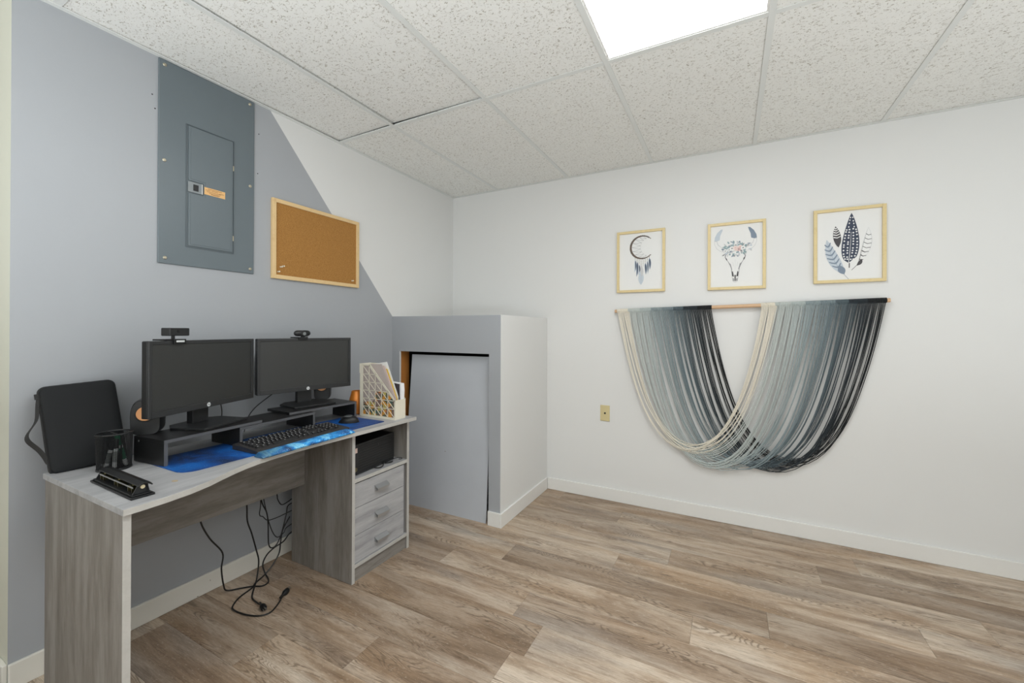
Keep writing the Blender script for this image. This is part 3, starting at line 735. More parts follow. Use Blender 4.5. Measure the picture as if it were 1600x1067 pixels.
obj('badge', MB().box((0.0008, .022, .112), (.0024, .038, .135), Mc), simple('pink silver badge', (212, 186, 176), .4), fp, label='small pale badge')
q = Mc @ Matrix.Translation((.0010, .028, .030)) @ Matrix.Rotation(PI/2, 4, 'Y')
obj('power_button', MB().lathe([(.011, 0), (.011, .0012), (.008, .002)], q, 18), M_GOLD, fp, smooth=True, label='round gold ringed power button')
for k, (pts, lab) in enumerate((([(.515,-1.40,.505),(.535,-1.385,.502),(.538,-1.36,.506),(.520,-1.34,.515),(.512,-1.31,.502),(.530,-1.29,.506),(.518,-1.27,.502)], 'black cable bundle curled in front of the computer case'),
        ([(.508,-1.26,.508),(.525,-1.245,.515),(.538,-1.225,.512),(.535,-1.215,.503),(.52,-1.225,.502)], 'thin black cable loop at the right end of the compartment'))):
    tag(obj('cable', MB().tube(pts, .0032 if k == 0 else .002, 6, 5), M_RUB, smooth=True), lab, 'cable')

# ------------------------------------------------------------------ desk mat, keyboard, wrist rest, mouse
def rounded(x0, x1, y0, y1, radii, n=8):
    pts = []
    for (cx, cy, a0), r in zip(((x1, y1, 0), (x0, y1, 90), (x0, y0, 180), (x1, y0, 270)), radii):
        sx = -1 if cx == x1 else 1; sy = -1 if cy == y1 else 1
        for k in range(n+1):
            a = math.radians(a0+90*k/n); pts.append((cx+sx*r+r*math.cos(a), cy+sy*r+r*math.sin(a)))
    return pts
mt = obj('desk_mat', MB().prism(rounded(.265, .540, -2.262, -1.352, (.004, .03, .03, .05)), T+.0003, T+.0033), M_MAT)
tag(mt, 'long blue galaxy print desk mat under the black riser and keyboard', 'desk mat')
MZ = T+.0034
t = thing('keyboard', 'full size black keyboard on the blue desk mat', 'keyboard', (.462, -1.80, MZ), .035)
Kw, Kd = .448, .160
kb = MB(); prof = [(-Kd/2, 0), (Kd/2, 0), (Kd/2, .012), (Kd/2-.012, .014), (-Kd/2+.012, .024), (-Kd/2, .022)]
Mk = Matrix(((1,0,0,0),(0,0,1,0),(0,1,0,0),(0,0,0,1)))
kb.prism(prof, -Kw/2, Kw/2, Mk)
body = obj('keyboard_body', kb, simple('dark grey keyboard', (48, 47, 47), .45), t, world=False, bevel=.002)
km = MB(); u = .0183
def key_mesh(wd): 
    a, b = wd*u-.0028, .0155; mb = MB()
    mb.add([(-b/2,-a/2,0),(b/2,-a/2,0),(b/2,a/2,0),(-b/2,a/2,0),(-b/2+.0022,-a/2+.0022,.0075),(b/2-.0022,-a/2+.0022,.0075),(b/2-.0022,a/2-.0022,.0075),(-b/2+.0022,a/2-.0022,.0075)],
           [(4,5,6,7),(0,1,5,4),(1,2,6,5),(2,3,7,6),(3,0,4,7)]); return mb
M_KEY = simple('black keycap', (34, 34, 35), .38); M_LEG = simple('keycap legend', (205, 205, 205), .5)
cache = {}
def key(y, row, wd):
    x = -Kd/2+.022+row*.0205; z = .0232-(x+Kd/2-.012)*(.010/(Kd-.024))
    if wd not in cache:
        mb = key_mesh(wd); mb.add([(-.004,-.003,.0077),(.001,-.003,.0077),(.001,.001,.0077),(-.004,.001,.0077)], [(0,1,2,3)], 1)
        o = obj('key', mb, [M_KEY, M_LEG], t, world=False); cache[wd] = o
    else:
        o = cache[wd].copy(); COL.objects.link(o); o.parent = t
    o.location = (x, y, z); o.rotation_euler = (0, .073, 0)
y0 = -Kw/2+.014
for row, spec in enumerate([[1, -1, 1, 1, 1, 1, -.5, 1, 1, 1, 1, -.5, 1, 1, 1, 1], [1]*13+[2], [1.5]+[1]*12+[1.5], [1.75]+[1]*11+[2.25], [2.25]+[1]*10+[2.75], [1.25, 1.25, 1.25, 6.25, 1.25, 1.25, 1.25, 1.25]]):
    y = y0
    for wd in spec:
        if wd > 0: key(y+wd*u/2, row, wd)
        y += abs(wd)*u
yn = y0+15*u+.006
for row, n_ in ((0, (0,1,2)), (1, (0,1,2)), (2, (0,1,2)), (4, (1,)), (5, (0,1,2))):
    for k in n_: key(yn+(k+.5)*u, row, 1)
yp = yn+3*u+.006
for row in (1,2,3,4,5):
    if row == 5: key(yp+u, row, 2); key(yp+2.5*u, row, 1)
    else:
        for k in range(4 if row != 5 else 3): key(yp+(k+.5)*u, row, 1)
t = thing('wrist_rest', 'padded blue nebula print wrist rest in front of the keyboard', 'wrist rest', (.575, -1.815, T), .035)
prof = [(-.030, .001), (.028, .001), (.031, .006), (.026, .014), (.012, .0185), (-.012, .0195), (-.026, .016), (-.030, .010)]
mb = MB(); n = 30; Ls = .222; v = []; f = []
for k in range(n+1):
    s_ = -1+2*k/n; tap = 1-.55*max(0, abs(s_)-.93)/.07
    for x, z in prof: v.append((x*(.75+.25*tap), s_*Ls, z*tap))
m_ = len(prof)
for k in range(n):
    for j in range(m_): f.append((k*m_+j, k*m_+(j+1)%m_, (k+1)*m_+(j+1)%m_, (k+1)*m_+j))
f.append(tuple(range(m_-1, -1, -1))); f.append(tuple(range(n*m_, (n+1)*m_)))
f = [q[::-1] for q in f]
obj('pad', MB().add(v, f), M_WRIST, t, world=False, smooth=True)
# mouse
t = thing('computer_mouse', 'black wireless mouse at the right end of the desk mat', 'mouse', (.400, -1.462, MZ), math.radians(215))
def shell(L, Wd, Hh, n=14, k=18, z0=0):
    v = []; f = []
    for i in range(n+1):
        s_ = i/n; r = math.sin(PI*s_)**.55 if 0 < s_ < 1 else 0
        hz = Hh*(math.sin(PI*(s_**.8))**.6 if 0 < s_ < 1 else 0); wd = Wd/2*r
        for j in range(k+1):
            a = PI*j/k; v.append((L*(s_-.5), wd*math.cos(a), z0+hz*(math.sin(a)**.7 if 0 < j < k else 0)))
    for i in range(n):
        for j in range(k): f.append((i*(k+1)+j, i*(k+1)+j+1, (i+1)*(k+1)+j+1, (i+1)*(k+1)+j))
    for i in range(n): f.append((i*(k+1), (i+1)*(k+1), (i+1)*(k+1)+k, i*(k+1)+k))
    return v, f
v, f = shell(.105, .064, .036); obj('mouse_shell', MB().add(v, f), M_BLK, t, world=False, smooth=True)
v, f = shell(.050, .050, .006, z0=.0318); v = [(x+.004, y, z) for x, y, z in v]
obj('palm_cap', MB().add(v, f), simple('grey mouse top', (74, 76, 77), .35), t, world=False, smooth=True)
q = Matrix.Translation((.034, -.004, .0255)) @ Matrix.Rotation(-PI/2, 4, 'X'); obj('scroll_wheel', MB().lathe([(.008, 0), (.008, .008)], q, 14), M_BLKG, t, world=False)

# ------------------------------------------------------------------ monitor riser (three overlapping pieces)
t = thing('monitor_riser', 'low black adjustable monitor riser shelf spanning the back of the desk', 'monitor stand', (.30, -1.8, T))
th = .0115
def frame2(A, Bp):
    A = Vector((*A, 0)); Bp = Vector((*Bp, 0)); d = (Bp-A); L = d.length
    return Matrix.Translation((A.x, A.y, 0)) @ Rz(math.atan2(d.y, d.x)-PI/2), L
def riser_piece(A, Bp, depth, z1, posts, zoff=0.0):
    Mf, L = frame2(A, Bp)      # local +y along the front, -x to the back
    top = obj('riser_top', MB().box((-depth, 0, z1-th), (0, L, z1), Mf), M_BWOOD, t, bevel=.0006)
    obj('edge_band', MB().box((0, 0.0, z1-th+.0003), (.0008, L, z1-.0003), Mf), M_BEDGE, top)
    for side in posts:
        y = 0 if side == 'L' else L-th
        p = obj('riser_post', MB().box((-depth, y, MZ), (0, y+th, z1-th-.0002), Mf), M_BWOOD, t)
        obj('edge_band', MB().box((0, y, MZ+.0001), (.0008, y+th, z1-th-.0004), Mf), M_BEDGE, p)
        if side == 'L' and A[1] < -2.2:
            q = Mf @ Matrix.Translation((-depth+.03, -.0001, z1-.016)) @ Matrix.Rotation(PI/2, 4, 'X')
            obj('screw_cap', MB().lathe([(.004, 0), (.003, .0012)], q, 10), M_STEEL, t)
ZR = .829
riser_piece((.374, -1.989), (.352, -1.625), .188, ZR-th-.0012, ('L', 'R'))
riser_piece((.402, -2.257), (.366, -1.893), .180, ZR, ('L',))
riser_piece((.322, -1.738), (.346, -1.366), .190, ZR, ('R',))

# ------------------------------------------------------------------ monitors
def text_mesh(txt, size, M, mat, parent, name, extr=.0003):
    cu = bpy.data.curves.new('txt', 'FONT'); cu.body = txt; cu.size = size; cu.align_x = 'CENTER'; cu.align_y = 'CENTER'; cu.extrude = extr; cu.resolution_u = 3; cu.shear = .25
    tmp = bpy.data.objects.new('txt', cu); COL.objects.link(tmp); dg = bpy.context.evaluated_depsgraph_get()
    me = tmp.evaluated_get(dg).to_mesh(); mb = MB().add([tuple(v_.co) for v_ in me.vertices], [tuple(p.vertices) for p in me.polygons], 0, M)
    tmp.to_mesh_clear(); bpy.data.objects.remove(tmp); bpy.data.curves.remove(cu)
    return obj(name, mb, mat, parent, world=False)
FACE = Matrix(((0,0,1,0),(1,0,0,0),(0,1,0,0),(0,0,0,1)))   # x->y, y->z, z->x : artwork facing +x
def monitor(label, pos, a, w_, h_, zb):
    """local frame: +x towards the viewer, y along the screen, z up from the riser top"""
    t = thing('monitor', label, 'monitor', (pos[0], pos[1], ZR+.0003), a, 'pair of flat monitors on the riser')
    z0 = zb-ZR; z1 = z0+h_
    bz, bb = .013, .022
    sh = MB().box((-.030, -w_/2, z0), (-.004, w_/2, z1)); sb = obj('shell', sh, M_BLK, t, world=False, bevel=.004)
    obj('shell_back', MB().box((-.055, -.12, z0+.05), (-.030, .12, z1-.06)), M_BLK, t, world=False, bevel=.008)
    bzm = MB()
    for lo, hi in (((-.004, -w_/2, z0), (0.002, -w_/2+bz, z1)), ((-.004, w_/2-bz, z0), (.002, w_/2, z1)), ((-.004, -w_/2+bz, z0), (.003, w_/2-bz, z0+bb)), ((-.004, -w_/2+bz, z1-bz), (.002, w_/2-bz, z1))): bzm.box(lo, hi)
    bo = obj('bezel', bzm, M_BEZEL, t, world=False, bevel=.0012)
    obj('screen', MB().box((-.004, -w_/2+bz, z0+bb), (-.002, w_/2-bz, z1-bz)), M_SCREEN, t, world=False)
    q = Matrix.Translation((.003, 0, z0+.0115)) @ Matrix.Rotation(PI/2, 4, 'Y')
    lg = obj('logo_disc', MB().lathe([(.0082, 0), (.0082, .0006)], q, 24), M_OFFW, bo, world=False, label='round white maker logo')
    text_mesh('hp', .0125, Matrix.Translation((.0037, 0, z0+.0125)) @ FACE, simple('logo grey', (110, 112, 114), .5), bo, 'logo_letters')
    obj('neck', MB().box((-.062, -.037, .008), (-.034, .037, z0+.10)), M_BLKG, t, world=False, bevel=.002)
    base = [(.088, -.105), (.092, -.095), (.092, .095), (.088, .105), (-.05, .118), (-.10, .075), (-.10, -.075), (-.05, -.118)]
    obj('base', MB().prism(base, .0002, .0085), M_BLKG, t, world=False, bevel=.0015)
    return t
m1 = monitor('black monitor on the left half of the riser, square webcam on top', (.250, -2.045), .346, .490, .277, .898)
m2 = monitor('black monitor on the right half of the riser, rounded webcam on top', (.195, -1.550), -.183, .482, .273, .901)

# webcams clipped on the monitors
def local(M, *p): return M @ Vector(p)
M1 = wm(m1); zt1 = .898-ZR+.277
t = thing('webcam', 'boxy rectangular black webcam clipped on the left monitor', 'webcam', mat=M1 @ Matrix.Translation((-.01, -.133, zt1)))
obj('camera_body', MB().box((-.022, -.040, .018), (.018, .040, .048)), M_BLKG, t, world=False, bevel=.003)
q = Matrix.Translation((.018, -.006, .036)) @ Matrix.Rotation(PI/2, 4, 'Y'); obj('lens', MB().lathe([(.0065, 0), (.0065, .001), (.004, .0015)], q, 16), M_BLK, t, world=False)
obj('neck', MB().cyl((0, -.012, .006), (0, -.012, .018), .006), M_BLK, t, world=False)
obj('clip', MB().box((-.040, -.055, .0008), (.013, .022, .006)).box((.0125, -.024, -.013), (.020, .024, .006)), M_BLK, t, world=False, bevel=.001)
mb = MB()
for k in range(7): mb.box((.020, -.0165+k*.0048, -.006), (.0204, -.0165+k*.0048+.0038, .001))
obj('lettering', mb, M_OFFW, t, world=False, label='blurred white lettering')
M2 = wm(m2); zt2 = .901-ZR+.273
t = thing('webcam', 'rounded cylindrical black webcam clipped on the right monitor', 'webcam', mat=M2 @ Matrix.Translation((-.01, -.026, zt2)))
v = []; 
pr_ = [(.001, -.041), (.008, -.0395), (.013, -.034), (.0155, -.026), (.0155, .026), (.013, .034), (.008, .0395), (.001, .041)]
obj('camera_body', MB().lathe(pr_, Matrix.Translation((0, 0, .026)) @ Matrix.Rotation(-PI/2, 4, 'X'), 20), M_BLKG, t, world=False, smooth=True)
q = Matrix.Translation((.006, .003, .024)) @ Matrix.Rotation(PI/2, 4, 'Y'); ln = obj('lens_ring', MB().lathe([(.0165, 0), (.0165, .012), (.014, .014)], q, 24), M_BLK, t, world=False, smooth=True)
q = Matrix.Translation((.0202, .003, .024)) @ Matrix.Rotation(PI/2, 4, 'Y'); obj('lens', MB().lathe([(.0085, 0), (.007, .0012)], q, 20), simple('grey lens glass', (120, 124, 124), .15), ln, world=False)
obj('neck', MB().cyl((-.002, .003, .006), (-.002, .003, .014), .009), M_BLK, t, world=False)
obj('clip', MB().box((-.040, -.042, .0008), (.013, .024, .0065)).box((.0125, -.026, -.008), (.018, .022, .0065)), M_BLK, t, world=False, bevel=.001)
q = Matrix.Translation((.010, .020, .006)) @ Matrix.Rotation(PI/2, 4, 'Y'); obj('hinge_knob', MB().lathe([(.005, 0), (.004, .005)], q, 12), simple('grey knob', (120, 120, 122), .4), t, world=False)

# ------------------------------------------------------------------ speakers
def speaker(label, x, y, a, s=1):
    t = thing('speaker', label, 'speaker', (x, y, ZR+.0003), a, 'small black speakers with copper cones')
    WS = s
    # rounded shell lofted along the depth
    v = []; f = []; n = 28; secs = [(-.046, .70), (-.040, .86), (-.025, .96), (.0, 1.0), (.028, .97), (.038, .93), (.042, .88)]
    def sec(k, sc, x_):
        a_ = 2*PI*k/n; cx, cz = math.cos(a_), math.sin(a_)
        px = .043*WS*math.copysign(abs(cx)**.55, cx)*sc; hz = .066*math.copysign(abs(cz)**(.7 if cz > 0 else .35), cz)
        bottom = -.066
        return (x_, px*(1.0 if hz < 0 else 1-.12*(hz/.066)**2), .0665+(hz*sc if hz > 0 else hz))
    for x_, sc in secs:
        for k in range(n): v.append(sec(k, sc, x_))
    for i in range(len(secs)-1):
        for k in range(n): f.append((i*n+k, (i)*n+(k+1)%n, (i+1)*n+(k+1)%n, (i+1)*n+k))
    f.append(tuple(range(n-1, -1, -1))); f.append(tuple(range((len(secs)-1)*n, len(secs)*n)))
    obj('speaker_shell', MB().add(v, f), M_BLKG, t, world=False, smooth=True)
    q = Matrix.Translation((.0415, 0, .078)) @ Matrix.Rotation(PI/2, 4, 'Y')
    obj('cone_ring', MB().lathe([(.031, 0), (.031, .002), (.027, .0025)], q, 30), M_BLK, t, world=False, smooth=True)
    obj('cone', MB().lathe([(.026, .0025), (.024, .0040), (.010, .0030)], q, 30), M_PEACH, t, world=False, smooth=True, label='copper coloured speaker cone')
    return t
speaker('small black speaker with copper cone at the left end of the riser', .213, -2.228, -.60, 1.10)
speaker('small black speaker with copper cone behind the right monitor', .125, -1.405, -.80)

# copper cup behind the riser
t = thing('copper_cup', 'shiny orange copper tumbler on the desk between riser and file holder', 'cup', (.235, -1.262, T+.0003))
obj('tumbler', MB().lathe([(.036, 0), (.041, .004), (.043, .03), (.044, .055), (.0435, .075), (.039, .095), (.033, .118), (.031, .130), (.028, .1315), (.026, .128), (.033, .09), (.036, .02), (.001, .01)], None, 36), M_COPPER, t, world=False, smooth=True)

# ------------------------------------------------------------------ file holder with papers
t = thing('file_holder', 'cream plastic magazine file with triangle lattice side at the right end of the desk', 'file holder', (.435, -1.262, T))
X0, X1, Y0, Y1, Z0 = .300, .566, -1.300, -1.222, T+.0003
def lattice(yy):
    mb = MB(); th_ = .0022; y0, y1 = yy, yy+th_
    zt_back, zt_front = T+.294, T+.106; xk = .375
    def ztop(x): return zt_back if x <= xk else zt_back+(zt_front-zt_back)*(x-xk)/(X1-xk)
    def strut(a, b, w_=.0032):
        a = Vector(a); b = Vector(b); d = (b-a).normalized(); n_ = Vector((-d.y, d.x))*w_/2
        P = [a+n_, a-n_, b-n_, b+n_]
        mb.add([(p.x, y0, p.y) for p in P]+[(p.x, y1, p.y) for p in P], [(0,1,2,3),(7,6,5,4),(0,4,5,1),(1,5,6,2),(2,6,7,3),(3,7,4,0)])
    # solid borders
    mb.box((X0, y0, Z0), (X0+.024, y1, zt_back)); mb.box((X0+.024, y0, Z0), (X1, y1, Z0+.012)); mb.box((X1-.009, y0, Z0+.012), (X1, y1, zt_front))
    strut((X0+.02, zt_back-.005), (xk+.002, zt_back-.005), .010); strut((xk, zt_back-.004), (X1-.002, zt_front-.004), .009)
    xs_ = [X0+.024+k*((X1-.009-X0-.024)/5) for k in range(6)]; dz = (zt_back-.012-Z0-.012)/6; zs = [Z0+.012+k*dz for k in range(7)]
    for x in xs_[1:-1]: strut((x, Z0+.01), (x, ztop(x)-.004))
    for z in zs[1:-1]:
        xe = X1-.006
        if z > zt_front: xe = xk+(zt_back-z)/(zt_back-zt_front)*(X1-xk)
        strut((X0+.02, z), (xe-.002, z))
    for i in range(5):
        for j in range(6):
            a = (xs_[i], zs[j+1]); b = (xs_[i+1], zs[j])
            if zs[j+1] < ztop(xs_[i])+.004 and zs[j] < ztop(xs_[i+1]): strut(a, b, .0028)
    return mb
obj('side_panel', lattice(Y0), M_CRPL, t); obj('side_panel', lattice(Y1-.0022), M_CRPL, t)
obj('front_panel', B((X1-.0025, Y0+.0022, Z0), (X1, Y1-.0022, T+.106)), M_CRPL, t, bevel=.0006)
obj('back_panel', B((X0, Y0+.0022, Z0), (X0+.0025, Y1-.0022, T+.294)), M_CRPL, t)
obj('bottom_panel', B((X0+.0025, Y0+.0022, Z0), (X1-.0025, Y1-.0022, Z0+.0025)), M_CRPL, t)
obj('rolled_lip', B((X0-.004, Y0, T+.240), (X0-.0002, Y1, T+.294)), M_CRPL, t)
GF = 'papers in the magazine file'
zb = Z0+.0028
def sheet(name, y0, y1, pts, mat, label, cat='folder'):
    Mz = Matrix(((1,0,0,0),(0,0,1,0),(0,1,0,0),(0,0,0,1)))
    tag(obj(name, MB().prism(pts, y0, y1, Mz), mat, bevel=0), label, cat, GF)
def print_mix(name, cols, sc):
    tt = NT(name); v_ = tt.coords((1, 1, 1)); vo = tt.n('TexVoronoi'); vo.inputs['Scale'].default_value = sc; tt.l(v_, vo.inputs[0])
    sp = tt.n('SeparateColor'); tt.l(vo.outputs['Color'], sp.inputs[0]); tt.color(tt.ramp(sp.outputs[0], [(p, lin(c)) for p, c in cols], 'CONSTANT')); tt.b.inputs['Roughness'].default_value = .4; return tt.m
M_MAG = print_mix('colourful brochure print', [(0, (206, 146, 60)), (.16, (98, 100, 84)), (.32, (184, 170, 96)), (.44, (122, 100, 92)), (.62, (72, 94, 90)), (.76, (140, 120, 108)), (.9, (188, 116, 62))], 48)
sheet('brochure', Y0+.004, Y0+.007, [(X0+.006, zb), (X1-.006, zb), (X1-.006, zb+.095), (X0+.19, zb+.14), (X0+.12, zb+.145), (X0+.10, zb+.085), (X0+.006, zb+.075)], M_MAG, 'colourful printed brochure low against the lattice side of the magazine file', 'brochure')
sheet('plastic_sleeve', Y0+.009, Y0+.012, [(X0+.006, zb), (X1-.012, zb), (X1-.012, zb+.10), (X0+.155, zb+.293), (X0+.006, zb+.289)], simple('milky plastic sleeve', (184, 172, 166), .3, var=.06, scale=20), 'milky plastic sleeve nearest the lattice side of the magazine file', 'sleeve')
sheet('pink_folder', Y0+.015, Y0+.018, [(X0+.006, zb), (X1-.010, zb), (X1-.010, zb+.11), (X0+.170, zb+.285), (X0+.006, zb+.275)], simple('pale pink card', (206, 186, 180), .5), 'pale pink folder just behind the milky plastic sleeve')
sheet('yellow_folder', Y0+.021, Y0+.025, [(X0+.006, zb), (X1-.008, zb), (X1-.008, zb+.11), (X0+.185, zb+.265), (X0+.10, zb+.29), (X0+.006, zb+.285)], simple('mustard card', (218, 182, 84), .5), 'mustard yellow folder in the magazine file')
sheet('white_sheet', Y0+.028, Y0+.030, [(X0+.006, zb), (X1-.006, zb), (X1-.006, zb+.12), (X0+.175, zb+.305), (X0+.006, zb+.28)], M_PAPER, 'white sheet standing just behind the yellow folder', 'paper')
sheet('dark_booklet', Y0+.038, Y0+.042, [(X0+.02, zb), (X1-.006, zb), (X1-.010, zb+.186), (X0+.14, zb+.196), (X0+.02, zb+.19)], simple('dark plum cover', (62, 56, 62), .5), 'dark covered booklet in the magazine file, behind the folders', 'booklet')
sheet('white_paper_stack', Y0+.045, Y1-.006, [(X0+.02, zb), (X1-.005, zb), (X1-.005, zb+.09), (X1-.001, zb+.15), (X1-.005, zb+.188), (X0+.12, zb+.198), (X0+.02, zb+.19)], simple('bright paper stack', (236, 236, 238), .7, var=.04, scale=3), 'thick stack of white papers at the far side of the magazine file', 'paper')

# ------------------------------------------------------------------ pen cup, markers
CX, CY, CR, CH = .262, -2.342, .047, .125
t = thing('pen_cup', 'round black wire mesh pen cup beside the zip case', 'pen cup', (CX, CY, T+.0003))
v = []; f = []; n = 72; k = 32
for j in range(k+1):
    r = CR-.003+.003*j/k
    for i in range(n): a = 2*PI*i/n; v.append((r*math.cos(a), r*math.sin(a), .004+(CH-.008)*j/k))
for j in range(k):
    for i in range(n): f.append((j*n+i, j*n+(i+1)%n, (j+1)*n+(i+1)%n, (j+1)*n+i))
o = obj('mesh_wall', MB().add(v, f), M_BLK, t, world=False)
wf = o.modifiers.new('wire', 'WIREFRAME'); wf.thickness = .0019; wf.use_even_offset = False; wf.use_boundary = True
# divider
v = []; f = []
for j in range(21):
    for i in range(15): v.append((-.040+.080*i/14, .006, .004+(CH-.02)*j/20))
for j in range(20):
    for i in range(14): f.append((j*15+i, j*15+i+1, (j+1)*15+i+1, (j+1)*15+i))
o = obj('divider', MB().add(v, f), M_BLK, t, world=False); wf = o.modifiers.new('wire', 'WIREFRAME'); wf.thickness = .0019; wf.use_boundary = True
obj('rim', MB().tube([((CR+.0005)*math.cos(2*PI*i/36), (CR+.0005)*math.sin(2*PI*i/36), CH-.002) for i in range(37)], .003, 8, 1), M_BLKG, t, world=False, smooth=True)
obj('cup_base', MB().lathe([(CR-.002, 0), (CR, .001), (CR-.001, .007), (CR-.004, .008)], None, 36), M_BLKG, t, world=False, smooth=True)
obj('cross_wire', MB().cyl((-.045, .004, CH-.006), (.045, .004, CH-.006), .0015, 6), M_STEEL, t, world=False)
def marker(label, a, b, body, cap):
    a = Vector(a); b = Vector(b); d = (b-a).normalized(); L = (b-a).length
    q = d.to_track_quat('Z', 'Y').to_matrix().to_4x4(); q.translation = a
    t = thing('marker', label, 'marker', mat=q, group='markers standing in the mesh cup')
    obj('barrel', MB().lathe([(.004, 0), (.0062, .006), (.0062, L*.68)], None, 14), M_OFFW, t, world=False, smooth=True)
    obj('barrel_print', MB().lathe([(.0064, L*.22), (.0064, L*.58)], None, 14), body, t, world=False, smooth=True)
    obj('cap', MB().lathe([(.0072, L*.68), (.0072, L*.97), (.005, L)], None, 14), cap, t, world=False, smooth=True)
M_GREEN = simple('green marker plastic', (30, 112, 78), .4); M_INKW = simple('barrel print dark', (110, 116, 114), .5)
z = T+.009
marker('green capped dry erase marker leaning right in the mesh cup', (CX+.024, CY+.024, z), (CX+.030, CY-.004, z+.112), M_GREEN, M_GREEN)
marker('white marker leaning in the left of the mesh cup, black cap', (CX+.020, CY-.030, z), (CX+.030, CY-.012, z+.095), M_INKW, M_BLK)
marker('white speckled marker in the mesh cup, nearly upright', (CX+.034, CY-.012, z), (CX+.036, CY+.004-.010, z+.100), simple('light barrel print', (150, 154, 152), .5), M_BLKG)

# ------------------------------------------------------------------ hole punch
t = thing('hole_punch', 'black three hole punch with brass punch heads at the front corner of the desk', 'hole punch', mat=Matrix.Translation((.513, -2.408, T+.0003)) @ Rz(math.radians(-1)))
HL = .148
obj('punch_base', MB().prism([(-HL, -.029), (HL, -.029), (HL, .027), (-HL, .027)], 0, .006).box((-HL+.006, -.024, .006), (HL-.006, .022, .010)), M_BLK, t, world=False, bevel=.0015)
Mp = Matrix(((0,0,1,0),(1,0,0,0),(0,1,0,0),(0,0,0,1)))
for x in (-.135, .128):
    obj('end_bracket', MB().prism([(-.020, .010), (.020, .010), (.014, .034), (.004, .040), (-.006, .036)], x, x+.004, Mp), M_BLKG, t, world=False)
hp_ = MB()
hp_.prism([(-.010, .034), (.004, .041), (.018, .038), (.024, .030), (.022, .028), (.014, .034), (.004, .037), (-.010, .031)], -.142, .142, Mp)
obj('lever', hp_, M_BLK, t, world=False, bevel=.001)
obj('channel_wall', MB().box((-.134, .010, .010), (.132, .016, .034)), M_BLK, t, world=False)
for x in (-.105, 0, .095):
    obj('punch_head', MB().box((x-.014, -.014, .010), (x-.010, .008, .028)).box((x+.010, -.014, .010), (x+.014, .008, .028)).box((x-.014, -.014, .024), (x+.014, .008, .028)).cyl((x, -.004, .010), (x, -.004, .033), .0045, 12), M_GOLD, t, world=False, label='brass punch head')
obj('guide_strip', MB().box((-.12, -.0150, .0235), (.12, -.0143, .0275)), M_STEEL, t, world=False)
obj('pivot_rivet', MB().cyl((.132, .002, .028), (.1365, .002, .028), .0055, 14), simple('cream rivet', (216, 204, 170), .35, .3), t, world=False)
obj('pivot_rivet', MB().cyl((-.139, .002, .028), (-.135, .002, .028), .0055, 14), M_SCREW, t, world=False)

# ------------------------------------------------------------------ zip case
eh = Vector((.11, .99, 0)).normalized(); nh = Vector((eh.y, -eh.x, 0)); up0 = Vector((0, 0, 1))
lean = .33
up = (up0 - nh*lean - eh*.062).normalized(); nf = eh.cross(up).normalized(); ehh = up.cross(nf).normalized()
Mz_ = Matrix((nf, ehh, up)).transposed().to_4x4(); Mz_.translation = Vector((.168, -2.468, T+.0015))
t = thing('zip_case', 'black fabric zip case with side strap leaning on the wall', 'case', mat=Mz_)
def pillow(x0, x1, y0, y1, z0, z1, r, puff, n=8, grid=10):
    """rounded rectangle slab with puffed faces; x is thickness"""
    out = rounded(y0, y1, z0, z1, (r, r, r, r), n); c = ((y0+y1)/2, (z0+z1)/2); v = []; f = []; N = len(out)
    lev = [(x0-puff*.0, .0), ]
    secs = [(x0-puff, .55), (x0-puff*.85, .80), (x0-puff*.3, .95), (x0+.004, 1.0), (x1-.004, 1.0), (x1+puff*.3, .95), (x1+puff*.85, .80), (x1+puff, .55)]
    for x, s_ in secs:
        ins = (1-s_)
        hw, hh = (y1-y0)/2, (z1-z0)/2; dd = ins*min(hw, hh)*.55
        for (a, b) in out: v.append((x, c[0]+(a-c[0])*(1-dd/hw), c[1]+(b-c[1])*(1-dd/hh)))
    for i in range(len(secs)-1):
        for k in range(N): f.append((i*N+k, i*N+(k+1)%N, (i+1)*N+(k+1)%N, (i+1)*N+k))
    f.append(tuple(range(N-1, -1, -1))); f.append(tuple(range((len(secs)-1)*N, len(secs)*N)))
    return MB().add(v, f)
W_, HH = .192, .300
obj('case_shell', pillow(-.040, -.006, 0, W_, 0, HH, .020, .005), M_FABRIC, t, world=False, smooth=True)
rp = rounded(0, W_, 0, HH, (.02,)*4, 6)
ring = [(-.023, a+(a-W_/2)*.012, b+(b-HH/2)*.008) for a, b in rp]
obj('zipper', MB().tube(ring+[ring[0]], .0028, 6, 1), M_ZIP, t, world=False, smooth=True)
st_ = MB(); P = [(-.024, -.002, .285), (-.026, -.010, .22), (-.03, -.012, .185), (-.032, -.042, .150), (-.032, -.040, .125), (-.03, -.018, .095), (-.026, -.006, .06), (-.024, -.002, .035)]
v = []; f = []
for (x, y, z) in P: v += [(x-.009, y-.004, z-.003), (x+.009, y+.005, z+.003), (x+.008, y+.008, z+.004), (x-.010, y-.001, z-.002)]
for i in range(len(P)-1):
    for k in range(4): f.append((i*4+k, i*4+(k+1)%4, (i+1)*4+(k+1)%4, (i+1)*4+k))
f += [(3, 2, 1, 0), tuple(len(v)-4+q_ for q_ in range(4))]
o = obj('strap', st_.add(v, f), M_ZIP, t, world=False, smooth=True)
ss = o.modifiers.new('sub', 'SUBSURF'); ss.levels = 2; ss.render_levels = 2
obj('zipper_pull', MB().box((-.027, -.010, .262), (-.022, -.001, .280)), M_ZIP, t, world=False)

